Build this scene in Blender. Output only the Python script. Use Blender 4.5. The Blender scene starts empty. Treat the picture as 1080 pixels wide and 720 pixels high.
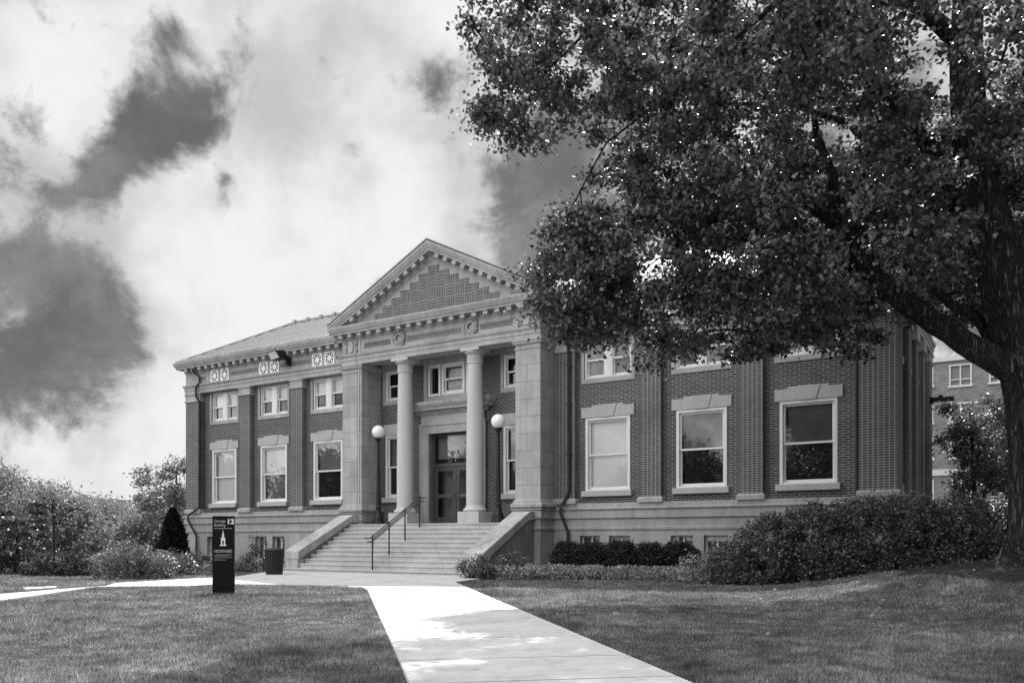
import bpy, math, random
import numpy as np
from mathutils import Vector, Matrix
random.seed(7); rng = np.random.default_rng(7)
R = math.radians; PI = math.pi
scene = bpy.context.scene; COL = scene.collection

# ------------------------------------------------------------------ camera
EYE = 1.16
cam = bpy.data.cameras.new('camera'); co = bpy.data.objects.new('camera', cam); COL.objects.link(co)
co.location = (0, 0, EYE); co.rotation_euler = (R(90), 0, 0)
cam.sensor_width = 36; cam.lens = 880/1080*36; cam.shift_y = .1926
cam.clip_start = .1; cam.clip_end = 3000
scene.camera = co
# ------------------------------------------------------------------ exposure
scene.view_settings.view_transform = 'Standard'; scene.view_settings.look = 'None'
scene.view_settings.exposure = 0.55; scene.view_settings.gamma = 1
scene.view_settings.use_curve_mapping = False
# ------------------------------------------------------------------ sun
SUN = Vector((.201, .794, 1.0)).normalized()
EL = math.asin(SUN.z); AZ = math.atan2(SUN.x, SUN.y)
sl = bpy.data.lights.new('sun', 'SUN'); sl.energy = 5.0; sl.angle = R(.5); sl.color = (1, 1, 1)
so = bpy.data.objects.new('sun', sl); COL.objects.link(so)
so.rotation_euler = SUN.to_track_quat('Z', 'Y').to_euler(); so.location = (10, 30, 60)

# ------------------------------------------------------------------ node helper
class NT:
    def __init__(s, tree): s.t = tree; s.n = tree.nodes; s.l = tree.links
    def new(s, typ, **kw):
        nd = s.n.new(typ)
        for k, v in kw.items(): setattr(nd, k, v)
        return nd
    def put(s, sock, v):
        if isinstance(v, bpy.types.NodeSocket): s.l.new(v, sock)
        elif v is not None: sock.default_value = v
    def math(s, op, a, b=None, c=None, clamp=False):
        nd = s.new('ShaderNodeMath', operation=op, use_clamp=clamp)
        s.put(nd.inputs[0], a)
        if b is not None: s.put(nd.inputs[1], b)
        if c is not None: s.put(nd.inputs[2], c)
        return nd.outputs[0]
    def noise(s, vec, scale, detail=4, rough=.55, dist=0):
        nd = s.new('ShaderNodeTexNoise'); s.put(nd.inputs['Vector'], vec)
        nd.inputs['Scale'].default_value = scale; nd.inputs['Detail'].default_value = detail
        nd.inputs['Roughness'].default_value = rough; nd.inputs['Distortion'].default_value = dist
        return nd.outputs['Fac']
    def maprange(s, v, a, b, c, d, smooth=False):
        nd = s.new('ShaderNodeMapRange', interpolation_type='SMOOTHSTEP' if smooth else 'LINEAR')
        s.put(nd.inputs[0], v)
        for i, x in enumerate((a, b, c, d)): s.put(nd.inputs[1+i], x)
        return nd.outputs[0]
    def mix(s, f, a, b):     # float mix
        nd = s.new('ShaderNodeMix', data_type='FLOAT'); s.put(nd.inputs[0], f)
        s.put(nd.inputs[2], a); s.put(nd.inputs[3], b); return nd.outputs[0]
    def grey(s, v):
        nd = s.new('ShaderNodeCombineColor'); [s.put(nd.inputs[i], v) for i in range(3)]
        return nd.outputs[0]

# ------------------------------------------------------------------ sky
def px_dir(x, y): return Vector(((x-540)/880, 1, (568-y)/880)).normalized()
w = bpy.data.worlds.new('World'); scene.world = w; w.use_nodes = True
w.node_tree.nodes.clear(); T = NT(w.node_tree)
out = T.new('ShaderNodeOutputWorld'); bg = T.new('ShaderNodeBackground'); bg.inputs['Strength'].default_value = .1
T.l.new(bg.outputs[0], out.inputs[0])
sky = T.new('ShaderNodeTexSky', sky_type='NISHITA'); sky.sun_disc = False
sky.sun_elevation = EL; sky.sun_rotation = AZ
bw = T.new('ShaderNodeRGBToBW'); T.l.new(sky.outputs[0], bw.inputs[0])
tc = T.new('ShaderNodeTexCoord').outputs['Generated']
nv = T.new('ShaderNodeVectorMath', operation='NORMALIZE'); T.l.new(tc, nv.inputs[0]); D = nv.outputs[0]
sep = T.new('ShaderNodeSeparateXYZ'); T.l.new(D, sep.inputs[0]); DX, DY, DZ = sep.outputs
# clouds seen on a flat layer overhead
zz = T.math('MAXIMUM', T.math('ADD', DZ, .22), .05)
cx_ = T.math('DIVIDE', DX, zz); cy_ = T.math('DIVIDE', DY, zz)
cv = T.new('ShaderNodeCombineXYZ'); T.l.new(cx_, cv.inputs[0]); T.l.new(cy_, cv.inputs[1]); CV = cv.outputs[0]
# warp the direction a little so the blobs get ragged edges
nz = T.new('ShaderNodeTexNoise'); T.l.new(D, nz.inputs['Vector']); nz.inputs['Scale'].default_value = 5; nz.inputs['Detail'].default_value = 5; nz.inputs['Roughness'].default_value = .6
sb = T.new('ShaderNodeVectorMath', operation='SUBTRACT'); T.l.new(nz.outputs['Color'], sb.inputs[0]); sb.inputs[1].default_value = (.5, .5, .5)
sc = T.new('ShaderNodeVectorMath', operation='SCALE'); T.l.new(sb.outputs[0], sc.inputs[0]); sc.inputs['Scale'].default_value = .05
ad = T.new('ShaderNodeVectorMath', operation='ADD'); T.l.new(D, ad.inputs[0]); T.l.new(sc.outputs[0], ad.inputs[1])
nn = T.new('ShaderNodeVectorMath', operation='NORMALIZE'); T.l.new(ad.outputs[0], nn.inputs[0]); DW = nn.outputs[0]
BLOBS = [ # px, py, sigma px, amount
 (108,238,15,-.9),(233,212,14,-1.2),(242,188,12,-.8),(375,166,18,-1.1),(255,70,14,-.6),(185,40,14,-.8),(35,210,16,-.7),
 (60,130,95,.8),(15,90,40,.6),(195,300,40,.5),(20,20,70,.5),(110,60,60,.3),(215,245,70,.9),(160,250,45,.4),(215,560,90,.9),(60,560,90,.6),(330,60,90,.6),(430,170,80,.6),(270,350,110,.9),(330,240,80,.5),
 (480,110,50,.5),(455,60,90,.5),(150,485,70,.8),(20,225,32,.7),(430,240,60,.5),(60,500,60,.4),(520,230,30,.2),(230,450,90,.5),
 (172,130,24,-1.3),(208,98,22,-1.1),(145,160,22,-1.7),(118,183,19,-2.0),(92,200,16,-1.8),(62,212,13,-1.4),(190,60,14,-.7),(98,85,42,.8),(225,190,30,.4),(138,370,26,-1.0),(20,265,30,-.5),(150,120,18,-.6),(235,125,22,-.6),
 (60,295,42,-1.2),(112,335,34,-.9),(20,300,42,-1.0),(60,410,42,-.9),(115,400,34,-.7),(10,430,36,-.8),(90,270,30,-.6),(15,345,20,.4),
 (580,250,45,-1.2),(600,180,40,-.8),(540,265,30,-.8),(470,160,14,-.4),(530,190,18,-.5),(375,168,16,-.6),(455,88,28,-.7),(235,210,13,-.6),(238,185,10,-.4),(500,82,28,-.8),(450,88,24,-.8),(475,165,22,-.8),(545,200,45,-.6)]
acc = None
for (bx, by, sg, am) in BLOBS:
    d = T.new('ShaderNodeVectorMath', operation='DOT_PRODUCT'); T.l.new(DW, d.inputs[0]); d.inputs[1].default_value = px_dir(bx, by)
    k = 1.0/((sg/880)**2)*((1+((bx-540)/880)**2+((568-by)/880)**2)**.9)
    e = T.math('EXPONENT', T.math('MULTIPLY', T.math('SUBTRACT', d.outputs['Value'], 1.0), k))
    acc = T.math('MULTIPLY', e, am) if acc is None else T.math('MULTIPLY_ADD', e, am, acc)
fb = T.noise(D, 3.6, 10, .60, .0); fb2 = T.noise(D, 8, 10, .66, .25)
dens = T.math('ADD', T.math('ADD', T.math('MULTIPLY', acc, .52), .16), T.math('ADD', T.math('MULTIPLY', T.math('SUBTRACT', fb, .5), 1.3), T.math('MULTIPLY', T.math('SUBTRACT', fb2, .5), 3.9)))
dens = T.maprange(dens, -.26, .56, 0, 1, True)
shade = T.math('ADD', T.noise(D, 5.5, 8, .55, .1), T.math('MULTIPLY', acc, .05))
cl = T.maprange(shade, .38, .64, 3.9, 6.1, True)
cl2 = T.math('MULTIPLY', cl, T.maprange(dens, 0, 1, .7, 1.0))
base = T.math('MULTIPLY_ADD', bw.outputs[0], .10, .75)      # deep sky of a red-filtered black and white photo
base = T.math('MULTIPLY', base, T.maprange(fb2, .36, .64, .86, 1.5, True))
skyv = T.mix(dens, base, cl2)
# unseen sky up and left behind the camera brightened as added facade fill
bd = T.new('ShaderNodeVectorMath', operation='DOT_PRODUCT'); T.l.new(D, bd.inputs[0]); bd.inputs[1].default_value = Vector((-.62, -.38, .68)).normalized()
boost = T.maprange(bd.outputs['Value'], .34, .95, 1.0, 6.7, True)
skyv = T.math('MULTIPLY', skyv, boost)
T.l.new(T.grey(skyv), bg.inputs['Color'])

# ------------------------------------------------------------------ materials
def mat(name, v=.5, rough=.8, spec=.3, var=.12, vscale=3, bump=.0, bscale=30, metal=0):
    m = bpy.data.materials.new(name); m.use_nodes = True; t = NT(m.node_tree)
    p = m.node_tree.nodes['Principled BSDF']
    co_ = t.new('ShaderNodeTexCoord').outputs['Object']
    n = t.noise(co_, vscale, 6, .6)
    n2 = t.noise(co_, vscale*9, 3, .6)
    s_ = t.math('ADD', t.math('MULTIPLY', n, .7), t.math('MULTIPLY', n2, .3))
    t.put(p.inputs['Base Color'], t.grey(t.maprange(s_, .3, .7, v*(1-var), v*(1+var))))
    p.inputs['Roughness'].default_value = rough; p.inputs['Specular IOR Level'].default_value = spec
    p.inputs['Metallic'].default_value = metal
    if bump:
        b = t.new('ShaderNodeBump'); b.inputs['Strength'].default_value = bump; b.inputs['Distance'].default_value = .02
        t.put(b.inputs['Height'], t.noise(co_, bscale, 4, .6)); t.l.new(b.outputs[0], p.inputs['Normal'])
    return m

def wallvec(t, sx=1, sz=1):
    """x+y , z of the object's own space: lies right on every face of an upright axis-aligned wall"""
    s = t.new('ShaderNodeSeparateXYZ'); t.l.new(t.new('ShaderNodeTexCoord').outputs['Object'], s.inputs[0])
    u = t.math('MULTIPLY', t.math('ADD', s.outputs[0], s.outputs[1]), sx); v = t.math('MULTIPLY', s.outputs[2], sz)
    c = t.new('ShaderNodeCombineXYZ'); t.put(c.inputs[0], u); t.put(c.inputs[1], v); return c.outputs[0], u, v

def brick_mat(name, dark, mortar, bw_, rh, mort, offset=.5, dv=.35):
    m = bpy.data.materials.new(name); m.use_nodes = True; t = NT(m.node_tree)
    p = m.node_tree.nodes['Principled BSDF']; vec, u, v = wallvec(t)
    b = t.new('ShaderNodeTexBrick', offset=offset, squash=1); t.l.new(vec, b.inputs['Vector'])
    b.inputs['Scale'].default_value = 1; b.inputs['Brick Width'].default_value = bw_; b.inputs['Row Height'].default_value = rh
    b.inputs['Mortar Size'].default_value = mort; b.inputs['Mortar Smooth'].default_value = .25; b.inputs['Bias'].default_value = 0
    b.inputs['Color1'].default_value = (dark*(1-dv),)*3+(1,); b.inputs['Color2'].default_value = (dark*(1+dv),)*3+(1,)
    b.inputs['Mortar'].default_value = (mortar,)*3+(1,)
    n = t.noise(vec, .7, 5, .6); mx = t.new('ShaderNodeMix', data_type='RGBA', blend_type='MULTIPLY')
    mx.inputs[0].default_value = 1; t.l.new(b.outputs['Color'], mx.inputs[6]); t.put(mx.inputs[7], t.grey(t.maprange(n, .3, .7, .78, 1.15)))
    t.l.new(mx.outputs[2], p.inputs['Base Color']); p.inputs['Roughness'].default_value = .85
    bp = t.new('ShaderNodeBump', invert=True); bp.inputs['Strength'].default_value = .5; bp.inputs['Distance'].default_value = .01
    t.l.new(b.outputs['Fac'], bp.inputs['Height']); t.l.new(bp.outputs[0], p.inputs['Normal'])
    return m

def stone_mat(name, v=.46, bw_=1.15, rh=.62, joint=.62, jm=.014, var=.24):
    m = bpy.data.materials.new(name); m.use_nodes = True; t = NT(m.node_tree)
    p = m.node_tree.nodes['Principled BSDF']; vec, u, vv = wallvec(t)
    b = t.new('ShaderNodeTexBrick', offset=.5); t.l.new(vec, b.inputs['Vector']); b.inputs['Scale'].default_value = 1
    b.inputs['Brick Width'].default_value = bw_; b.inputs['Row Height'].default_value = rh
    b.inputs['Mortar Size'].default_value = jm; b.inputs['Mortar Smooth'].default_value = .3
    b.inputs['Color1'].default_value = (.92,)*3+(1,); b.inputs['Color2'].default_value = (1.06,)*3+(1,)
    b.inputs['Mortar'].default_value = (joint,)*3+(1,)
    co_ = t.new('ShaderNodeTexCoord').outputs['Object']
    n = t.noise(co_, 1.1, 7, .62); 
    mp = t.new('ShaderNodeMapping'); t.l.new(co_, mp.inputs[0]); mp.inputs['Scale'].default_value = (5, 5, .5)
    st = t.noise(mp.outputs[0], 1.0, 5, .6)      # rain streaks
    n3 = t.noise(co_, 28, 3, .6)
    s_ = t.math('ADD', t.math('ADD', t.math('MULTIPLY', n, .45), t.math('MULTIPLY', st, .35)), t.math('MULTIPLY', n3, .2))
    mx = t.new('ShaderNodeMix', data_type='RGBA', blend_type='MULTIPLY'); mx.inputs[0].default_value = 1
    t.l.new(b.outputs['Color'], mx.inputs[6]); t.put(mx.inputs[7], t.grey(t.maprange(s_, .33, .66, v*(1-var*1.6), v*(1+var))))
    t.l.new(mx.outputs[2], p.inputs['Base Color']); p.inputs['Roughness'].default_value = .85; p.inputs['Specular IOR Level'].default_value = .25
    bp = t.new('ShaderNodeBump'); bp.inputs['Strength'].default_value = .25; bp.inputs['Distance'].default_value = .01
    t.put(bp.inputs['Height'], n3); t.l.new(bp.outputs[0], p.inputs['Normal'])
    return m

def leaf_mat(name, lo, hi, rough=.42, trans=.18, spec=.5, patchy=False):
    m = bpy.data.materials.new(name); m.use_nodes = True; t = NT(m.node_tree)
    p = m.node_tree.nodes['Principled BSDF']; o = [n for n in m.node_tree.nodes if n.type == 'OUTPUT_MATERIAL'][0]
    g = t.new('ShaderNodeNewGeometry').outputs['Random Per Island']
    v = t.maprange(g, 0, 1, lo, hi)
    if patchy:
        oc = t.new('ShaderNodeTexCoord').outputs['Object']
        v = t.math('MULTIPLY', v, t.math('MULTIPLY', t.maprange(t.noise(oc, .45, 5, .65), .35, .65, .55, 1.45), t.maprange(t.noise(oc, 3.2, 3, .6), .35, .65, .6, 1.4)))
    c = t.grey(v)
    t.l.new(c, p.inputs['Base Color']); p.inputs['Roughness'].default_value = rough; p.inputs['Specular IOR Level'].default_value = spec
    tr = t.new('ShaderNodeBsdfTranslucent'); t.put(tr.inputs[0], t.grey(t.math('MULTIPLY', v, 1.5)))
    mx = t.new('ShaderNodeMixShader'); mx.inputs[0].default_value = trans
    t.l.new(p.outputs[0], mx.inputs[1]); t.l.new(tr.outputs[0], mx.inputs[2]); t.l.new(mx.outputs[0], o.inputs[0])
    return m

M = {}
M['brick'] = brick_mat('brick_running', .046, .26, .29, .0785, .0125)
M['pbrick'] = brick_mat('brick_stacked', .050, .26, .15, .0785, .0145, offset=0)
M['inlay'] = brick_mat('brick_soldier', .10, .26, .075, .6, .011, offset=0, dv=.25)
M['stone'] = stone_mat('limestone', .37)
M['stoneplain'] = stone_mat('limestone_trim', .37, 1.6, 30, .72, .008)
M['stonebase'] = stone_mat('limestone_base', .34, 2.1, 30, .75, .008)
M['trim'] = stone_mat('limestone_lintel', .42, 60, 60, 1, .0, .12)
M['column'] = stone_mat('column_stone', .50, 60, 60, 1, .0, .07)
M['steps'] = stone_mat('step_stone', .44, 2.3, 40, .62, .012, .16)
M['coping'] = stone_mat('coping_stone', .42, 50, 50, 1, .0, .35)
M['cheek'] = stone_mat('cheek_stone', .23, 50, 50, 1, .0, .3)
M['white'] = mat('white_paint', .72, .5, .4, .05)
M['winframe'] = mat('window_paint', .66, .5, .4, .06)
M['iron'] = mat('black_iron', .012, .45, .35, .3)
M['pipe'] = mat('downspout_paint', .022, .5, .4, .3)
M['steel'] = mat('rail_steel', .14, .3, .5, .1, metal=.8)
M['dark'] = mat('dark_interior', .022, .9, .1, .2)
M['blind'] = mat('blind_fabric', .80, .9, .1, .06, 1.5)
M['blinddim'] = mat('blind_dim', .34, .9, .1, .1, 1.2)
M['curtain'] = mat('grey_curtain', .20, .9, .1, .2, 2)
M['door'] = mat('door_paint', .045, .35, .5, .15)
M['globe'] = mat('opal_globe', .85, .25, .5, .02)
M['lampglass'] = mat('lamp_lens', .6, .3, .5, .05)
M['roof'] = mat('metal_roof', .27, .45, .5, .08, 1.5)
M['seam'] = mat('roof_seam', .48, .4, .5, .08)
M['trash'] = mat('trash_slats', .022, .55, .3, .4, 6)
M['signblk'] = mat('sign_black', .006, .6, .15, .2)
M['signtxt'] = mat('sign_text_grey', .36, .5, .3, .03)
M['signwht'] = mat('sign_text_white', .8, .5, .3, .02)
M['ventblk'] = mat('vent_dark', .012, .8, .2, .2)
M['farstone'] = mat('far_concrete', .5, .8, .2, .1, .2)
M['fardark'] = mat('far_glass', .10, .3, .5, .2, .3)
M['bgbrick'] = brick_mat('far_brick', .15, .24, .25, .09, .012)
M['mulch'] = mat('mulch_soil', .035, .95, .1, .5, 5, .8, 60)
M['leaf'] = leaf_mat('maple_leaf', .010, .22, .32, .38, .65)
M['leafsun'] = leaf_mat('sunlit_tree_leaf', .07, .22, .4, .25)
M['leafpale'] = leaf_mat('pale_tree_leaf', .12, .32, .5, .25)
M['leafshrub'] = leaf_mat('shrub_leaf', .025, .20, .36, .15, .6)
M['leafdark'] = leaf_mat('yew_leaf', .015, .045, .6, .05, .3)
M['leafarb'] = leaf_mat('arborvitae_leaf', .012, .035, .7, .05, .2)
M['leafcover'] = leaf_mat('perennial_leaf', .12, .38, .55, .2)
M['grass'] = leaf_mat('grass_blade', .05, .34, .6, .35, .2, True)

def bark():
    m = bpy.data.materials.new('bark'); m.use_nodes = True; t = NT(m.node_tree); p = m.node_tree.nodes['Principled BSDF']
    co_ = t.new('ShaderNodeTexCoord').outputs['Object']
    mp = t.new('ShaderNodeMapping'); t.l.new(co_, mp.inputs[0]); mp.inputs['Scale'].default_value = (9, 9, 1.1)
    n = t.noise(mp.outputs[0], 1.4, 8, .65, 1.2); n2 = t.noise(co_, 2, 4, .6)
    rid = t.math('ABSOLUTE', t.math('SUBTRACT', n, .5)); rid = t.maprange(rid, 0, .11, 0, 1)
    v = t.math('MULTIPLY', t.maprange(rid, 0, 1, .02, .125), t.maprange(n2, .3, .7, .75, 1.2))
    t.put(p.inputs['Base Color'], t.grey(v)); p.inputs['Roughness'].default_value = .95; p.inputs['Specular IOR Level'].default_value = .15
    b = t.new('ShaderNodeBump'); b.inputs['Strength'].default_value = 1; b.inputs['Distance'].default_value = .09
    t.put(b.inputs['Height'], rid); t.l.new(b.outputs[0], p.inputs['Normal']); return m
M['bark'] = bark()

def basket():
    m = bpy.data.materials.new('brick_basketweave'); m.use_nodes = True; t = NT(m.node_tree); p = m.node_tree.nodes['Principled BSDF']
    vec, u, v = wallvec(t); s = BS
    cu = t.math('FLOOR', t.math('DIVIDE', t.math('SUBTRACT', u, BX0), s)); cvv = t.math('FLOOR', t.math('DIVIDE', t.math('SUBTRACT', v, BZ0), s))
    par = t.math('MODULO', t.math('ADD', t.math('ADD', cu, cvv), 100), 2.0)
    fu = t.math('FRACT', t.math('DIVIDE', t.math('SUBTRACT', u, BX0), s)); fv = t.math('FRACT', t.math('DIVIDE', t.math('SUBTRACT', v, BZ0), s))
    su = t.math('PINGPONG', t.math('MULTIPLY', fu, 4.0), .5); sv = t.math('PINGPONG', t.math('MULTIPLY', fv, 4.0), .5)
    st = t.mix(t.math('GREATER_THAN', par, .5), su, sv)
    eu = t.math('PINGPONG', fu, .5); ev = t.math('PINGPONG', fv, .5)
    edge = t.math('MINIMUM', t.math('MULTIPLY', st, .25), t.math('MINIMUM', eu, ev))
    f = t.maprange(edge, .018, .045, 0, 1)
    n = t.noise(vec, 3, 4, .6)
    t.put(p.inputs['Base Color'], t.grey(t.mix(f, .25, t.maprange(n, .3, .7, .07, .13)))); p.inputs['Roughness'].default_value = .85
    return m
BS = .44; BX0 = 16.32-.22-1.1; BZ0 = 10.0
M['basket'] = basket()

def glass():
    m = bpy.data.materials.new('window_glass'); m.use_nodes = True; t = NT(m.node_tree); t.n.clear()
    o = t.new('ShaderNodeOutputMaterial'); tr = t.new('ShaderNodeBsdfTransparent'); tr.inputs[0].default_value = (.93,)*3+(1,)
    g = t.new('ShaderNodeBsdfGlossy'); g.inputs['Roughness'].default_value = 0; g.inputs[0].default_value = (.95,)*3+(1,)
    fr = t.new('ShaderNodeFresnel'); fr.inputs[0].default_value = 1.42
    f = t.math('MULTIPLY_ADD', fr.outputs[0], 1.7, .02, clamp=True)
    mx = t.new('ShaderNodeMixShader'); t.put(mx.inputs[0], f); t.l.new(tr.outputs[0], mx.inputs[1]); t.l.new(g.outputs[0], mx.inputs[2]); t.l.new(mx.outputs[0], o.inputs[0]); return m
M['glass'] = glass()

def ground_mat():
    m = bpy.data.materials.new('lawn'); m.use_nodes = True; t = NT(m.node_tree); p = m.node_tree.nodes['Principled BSDF']
    co_ = t.new('ShaderNodeTexCoord').outputs['Object']
    n = t.noise(co_, .5, 6, .6); n2 = t.noise(co_, 9, 5, .7); n3 = t.noise(co_, 60, 3, .7)
    s_ = t.math('ADD', t.math('MULTIPLY', n, .5), t.math('ADD', t.math('MULTIPLY', n2, .25), t.math('MULTIPLY', n3, .25)))
    t.put(p.inputs['Base Color'], t.grey(t.maprange(s_, .35, .65, .05, .14))); p.inputs['Roughness'].default_value = .95; p.inputs['Specular IOR Level'].default_value = .1
    b = t.new('ShaderNodeBump'); b.inputs['Strength'].default_value = 1; b.inputs['Distance'].default_value = .05
    t.put(b.inputs['Height'], t.math('ADD', n2, n3)); t.l.new(b.outputs[0], p.inputs['Normal']); return m
M['lawn'] = ground_mat()

def concrete():
    m = bpy.data.materials.new('concrete'); m.use_nodes = True; t = NT(m.node_tree); p = m.node_tree.nodes['Principled BSDF']
    co_ = t.new('ShaderNodeTexCoord').outputs['Object']
    n = t.noise(co_, .8, 7, .65); n2 = t.noise(co_, 45, 4, .7); n3 = t.noise(co_, 5, 5, .7)
    s_ = t.math('ADD', t.math('MULTIPLY', n, .4), t.math('ADD', t.math('MULTIPLY', n2, .25), t.math('MULTIPLY', n3, .35)))
    v = t.maprange(s_, .35, .65, .42, .62)
    sp = t.math('MULTIPLY', t.maprange(t.noise(co_, 7, 3, .5), .68, .74, 1, .5), t.maprange(t.noise(co_, 1.7, 6, .7), .52, .68, 1, .78))
    t.put(p.inputs['Base Color'], t.grey(t.math('MULTIPLY', v, sp))); p.inputs['Roughness'].default_value = .9; p.inputs['Specular IOR Level'].default_value = .2
    b = t.new('ShaderNodeBump'); b.inputs['Strength'].default_value = .3; b.inputs['Distance'].default_value = .01
    t.put(b.inputs['Height'], n2); t.l.new(b.outputs[0], p.inputs['Normal']); return m
M['concrete'] = concrete()

# ------------------------------------------------------------------ mesh helpers
class MB:
    def __init__(s): s.v = []; s.f = []
    def add(s, vs, fs):
        o = len(s.v); s.v += [tuple(v) for v in vs]; s.f += [tuple(i+o for i in f) for f in fs]; return s
    def box(s, x0, x1, y0, y1, z0, z1):
        return s.add([(x0,y0,z0),(x1,y0,z0),(x1,y1,z0),(x0,y1,z0),(x0,y0,z1),(x1,y0,z1),(x1,y1,z1),(x0,y1,z1)],
                     [(0,3,2,1),(4,5,6,7),(0,1,5,4),(1,2,6,5),(2,3,7,6),(3,0,4,7)])
    def cbox(s, c, sx, sy, sz, ang=0, axis='Y'):
        m = Matrix.Rotation(ang, 3, axis); vs = []
        for dz in (-1,1):
            for dx, dy in ((-1,-1),(1,-1),(1,1),(-1,1)):
                vs.append(tuple(Vector(c)+m@Vector((dx*sx/2, dy*sy/2, dz*sz/2))))
        return s.add(vs, [(0,3,2,1),(4,5,6,7),(0,1,5,4),(1,2,6,5),(2,3,7,6),(3,0,4,7)])
    def quad(s, a, b, c, d): return s.add([a,b,c,d], [(0,1,2,3)])
    def prism(s, poly, fn0, fn1):     # poly 2D list ; fn maps (a,b)->3D at both ends
        n = len(poly); vs = [fn0(*p) for p in poly]+[fn1(*p) for p in poly]
        return s.add(vs, [tuple(range(n))[::-1], tuple(range(n, 2*n))]+[(i, (i+1) % n, n+(i+1) % n, n+i) for i in range(n)])
    def xprism(s, poly, x0, x1): return s.prism(poly, lambda a, b: (x0, a, b), lambda a, b: (x1, a, b))
    def yprism(s, poly, y0, y1): return s.prism(poly, lambda a, b: (a, y0, b), lambda a, b: (a, y1, b))
    def lathe(s, prof, c=(0,0,0), n=32, fl=0, nf=0):
        vs = []
        for r_, z in prof:
            for i in range(n):
                a = 2*PI*i/n; rr = r_*(1-(fl if (nf and i % 2) else 0)); vs.append((c[0]+rr*math.cos(a), c[1]+rr*math.sin(a), c[2]+z))
        fs = [(j*n+i, j*n+(i+1) % n, (j+1)*n+(i+1) % n, (j+1)*n+i) for j in range(len(prof)-1) for i in range(n)]
        fs += [tuple(range(n))[::-1], tuple((len(prof)-1)*n+i for i in range(n))]
        return s.add(vs, fs)
    def tube(s, pts, rad, n=8, cap=True):
        pts = [Vector(p) for p in pts]; rads = rad if hasattr(rad, '__len__') else [rad]*len(pts)
        vs = []; up = Vector((.13, .21, .97))
        prev = None
        for i, p in enumerate(pts):
            d = (pts[min(i+1, len(pts)-1)]-pts[max(i-1, 0)]).normalized()
            if prev is None:
                a = d.cross(up); 
                if a.length < .1: a = d.cross(Vector((1, 0, 0)))
            else: a = prev-d*prev.dot(d)
            a.normalize(); prev = a; b = d.cross(a)
            for k in range(n):
                t_ = 2*PI*k/n; vs.append(tuple(p+(a*math.cos(t_)+b*math.sin(t_))*rads[i]))
        fs = [(j*n+i, j*n+(i+1) % n, (j+1)*n+(i+1) % n, (j+1)*n+i) for j in range(len(pts)-1) for i in range(n)]
        if cap: fs += [tuple(range(n))[::-1], tuple((len(pts)-1)*n+i for i in range(n))]
        return s.add(vs, fs)
    def sweep(s, path, prof, closed=False, back=None):
        """path: xy points, outside on the RIGHT of travel; prof: (out, z) pairs"""
        n = len(path); rows = []
        for i in range(n):
            p = Vector(path[i]); a = path[i-1] if (i > 0 or closed) else None; b = path[(i+1) % n] if (i < n-1 or closed) else None
            ns = []
            if a is not None: d = (p-Vector(a)).normalized(); ns.append(Vector((d.y, -d.x)))
            if b is not None: d = (Vector(b)-p).normalized(); ns.append(Vector((d.y, -d.x)))
            if len(ns) == 2: mv = (ns[0]+ns[1])/(1+ns[0].dot(ns[1]))
            else: mv = ns[0]
            rows.append([(p.x+mv.x*o, p.y+mv.y*o, z) for o, z in prof])
        m = len(prof); vs = [v for r_ in rows for v in r_]
        fs = [(i*m+j, ((i+1) % n)*m+j, ((i+1) % n)*m+j+1, i*m+j+1) for i in range(n if closed else n-1) for j in range(m-1)]
        if not closed: fs += [tuple(range(m)), tuple((n-1)*m+j for j in range(m))[::-1]]
        return s.add(vs, fs)
    def sphere(s, c, r_, n=24, m=14, sz=1):
        return s.lathe([(max(r_*math.sin(PI*j/m), .001), -r_*sz*math.cos(PI*j/m)) for j in range(m+1)], c, n)
    def build(s, name, m, parent=None, smooth=False, bevel=0):
        if m == 'glass':      # a pane is one thin sheet
            ar = [(Vector(s.v[f[1]])-Vector(s.v[f[0]])).cross(Vector(s.v[f[3]])-Vector(s.v[f[0]])).length for f in s.f]
            s.f = [s.f[[i for i in range(len(ar)) if ar[i] > .999*max(ar)][0]]]
        me = bpy.data.meshes.new(name); me.from_pydata(s.v, [], s.f); me.materials.append(M[m] if isinstance(m, str) else m)
        if smooth:
            me.polygons.foreach_set('use_smooth', [True]*len(me.polygons))
            me.set_sharp_from_angle(angle=R(35))
        me.update(); o = bpy.data.objects.new(name, me); COL.objects.link(o)
        if parent: o.parent = parent
        if bevel:
            b = o.modifiers.new('bevel', 'BEVEL'); b.width = bevel; b.segments = 2; b.limit_method = 'ANGLE'
        return o

def mesh_np(name, verts, k, m, parent=None):
    """verts (N,3) ordered by face, k vertices per face, given as explicit index array or sequential"""
    me = bpy.data.meshes.new(name)
    if isinstance(k, tuple): idx, fs = k
    else: idx = np.arange(len(verts), dtype=np.int32); fs = k
    nf = len(idx)//fs
    me.vertices.add(len(verts)); me.vertices.foreach_set('co', np.ascontiguousarray(verts, np.float32).ravel())
    me.loops.add(len(idx)); me.loops.foreach_set('vertex_index', idx.astype(np.int32))
    me.polygons.add(nf); me.polygons.foreach_set('loop_start', np.arange(0, len(idx), fs, dtype=np.int32))
    try: me.polygons.foreach_set('loop_total', np.full(nf, fs, np.int32))
    except Exception: pass
    me.update(calc_edges=True); me.materials.append(M[m] if isinstance(m, str) else m)
    o = bpy.data.objects.new(name, me); COL.objects.link(o)
    if parent: o.parent = parent
    return o

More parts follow.
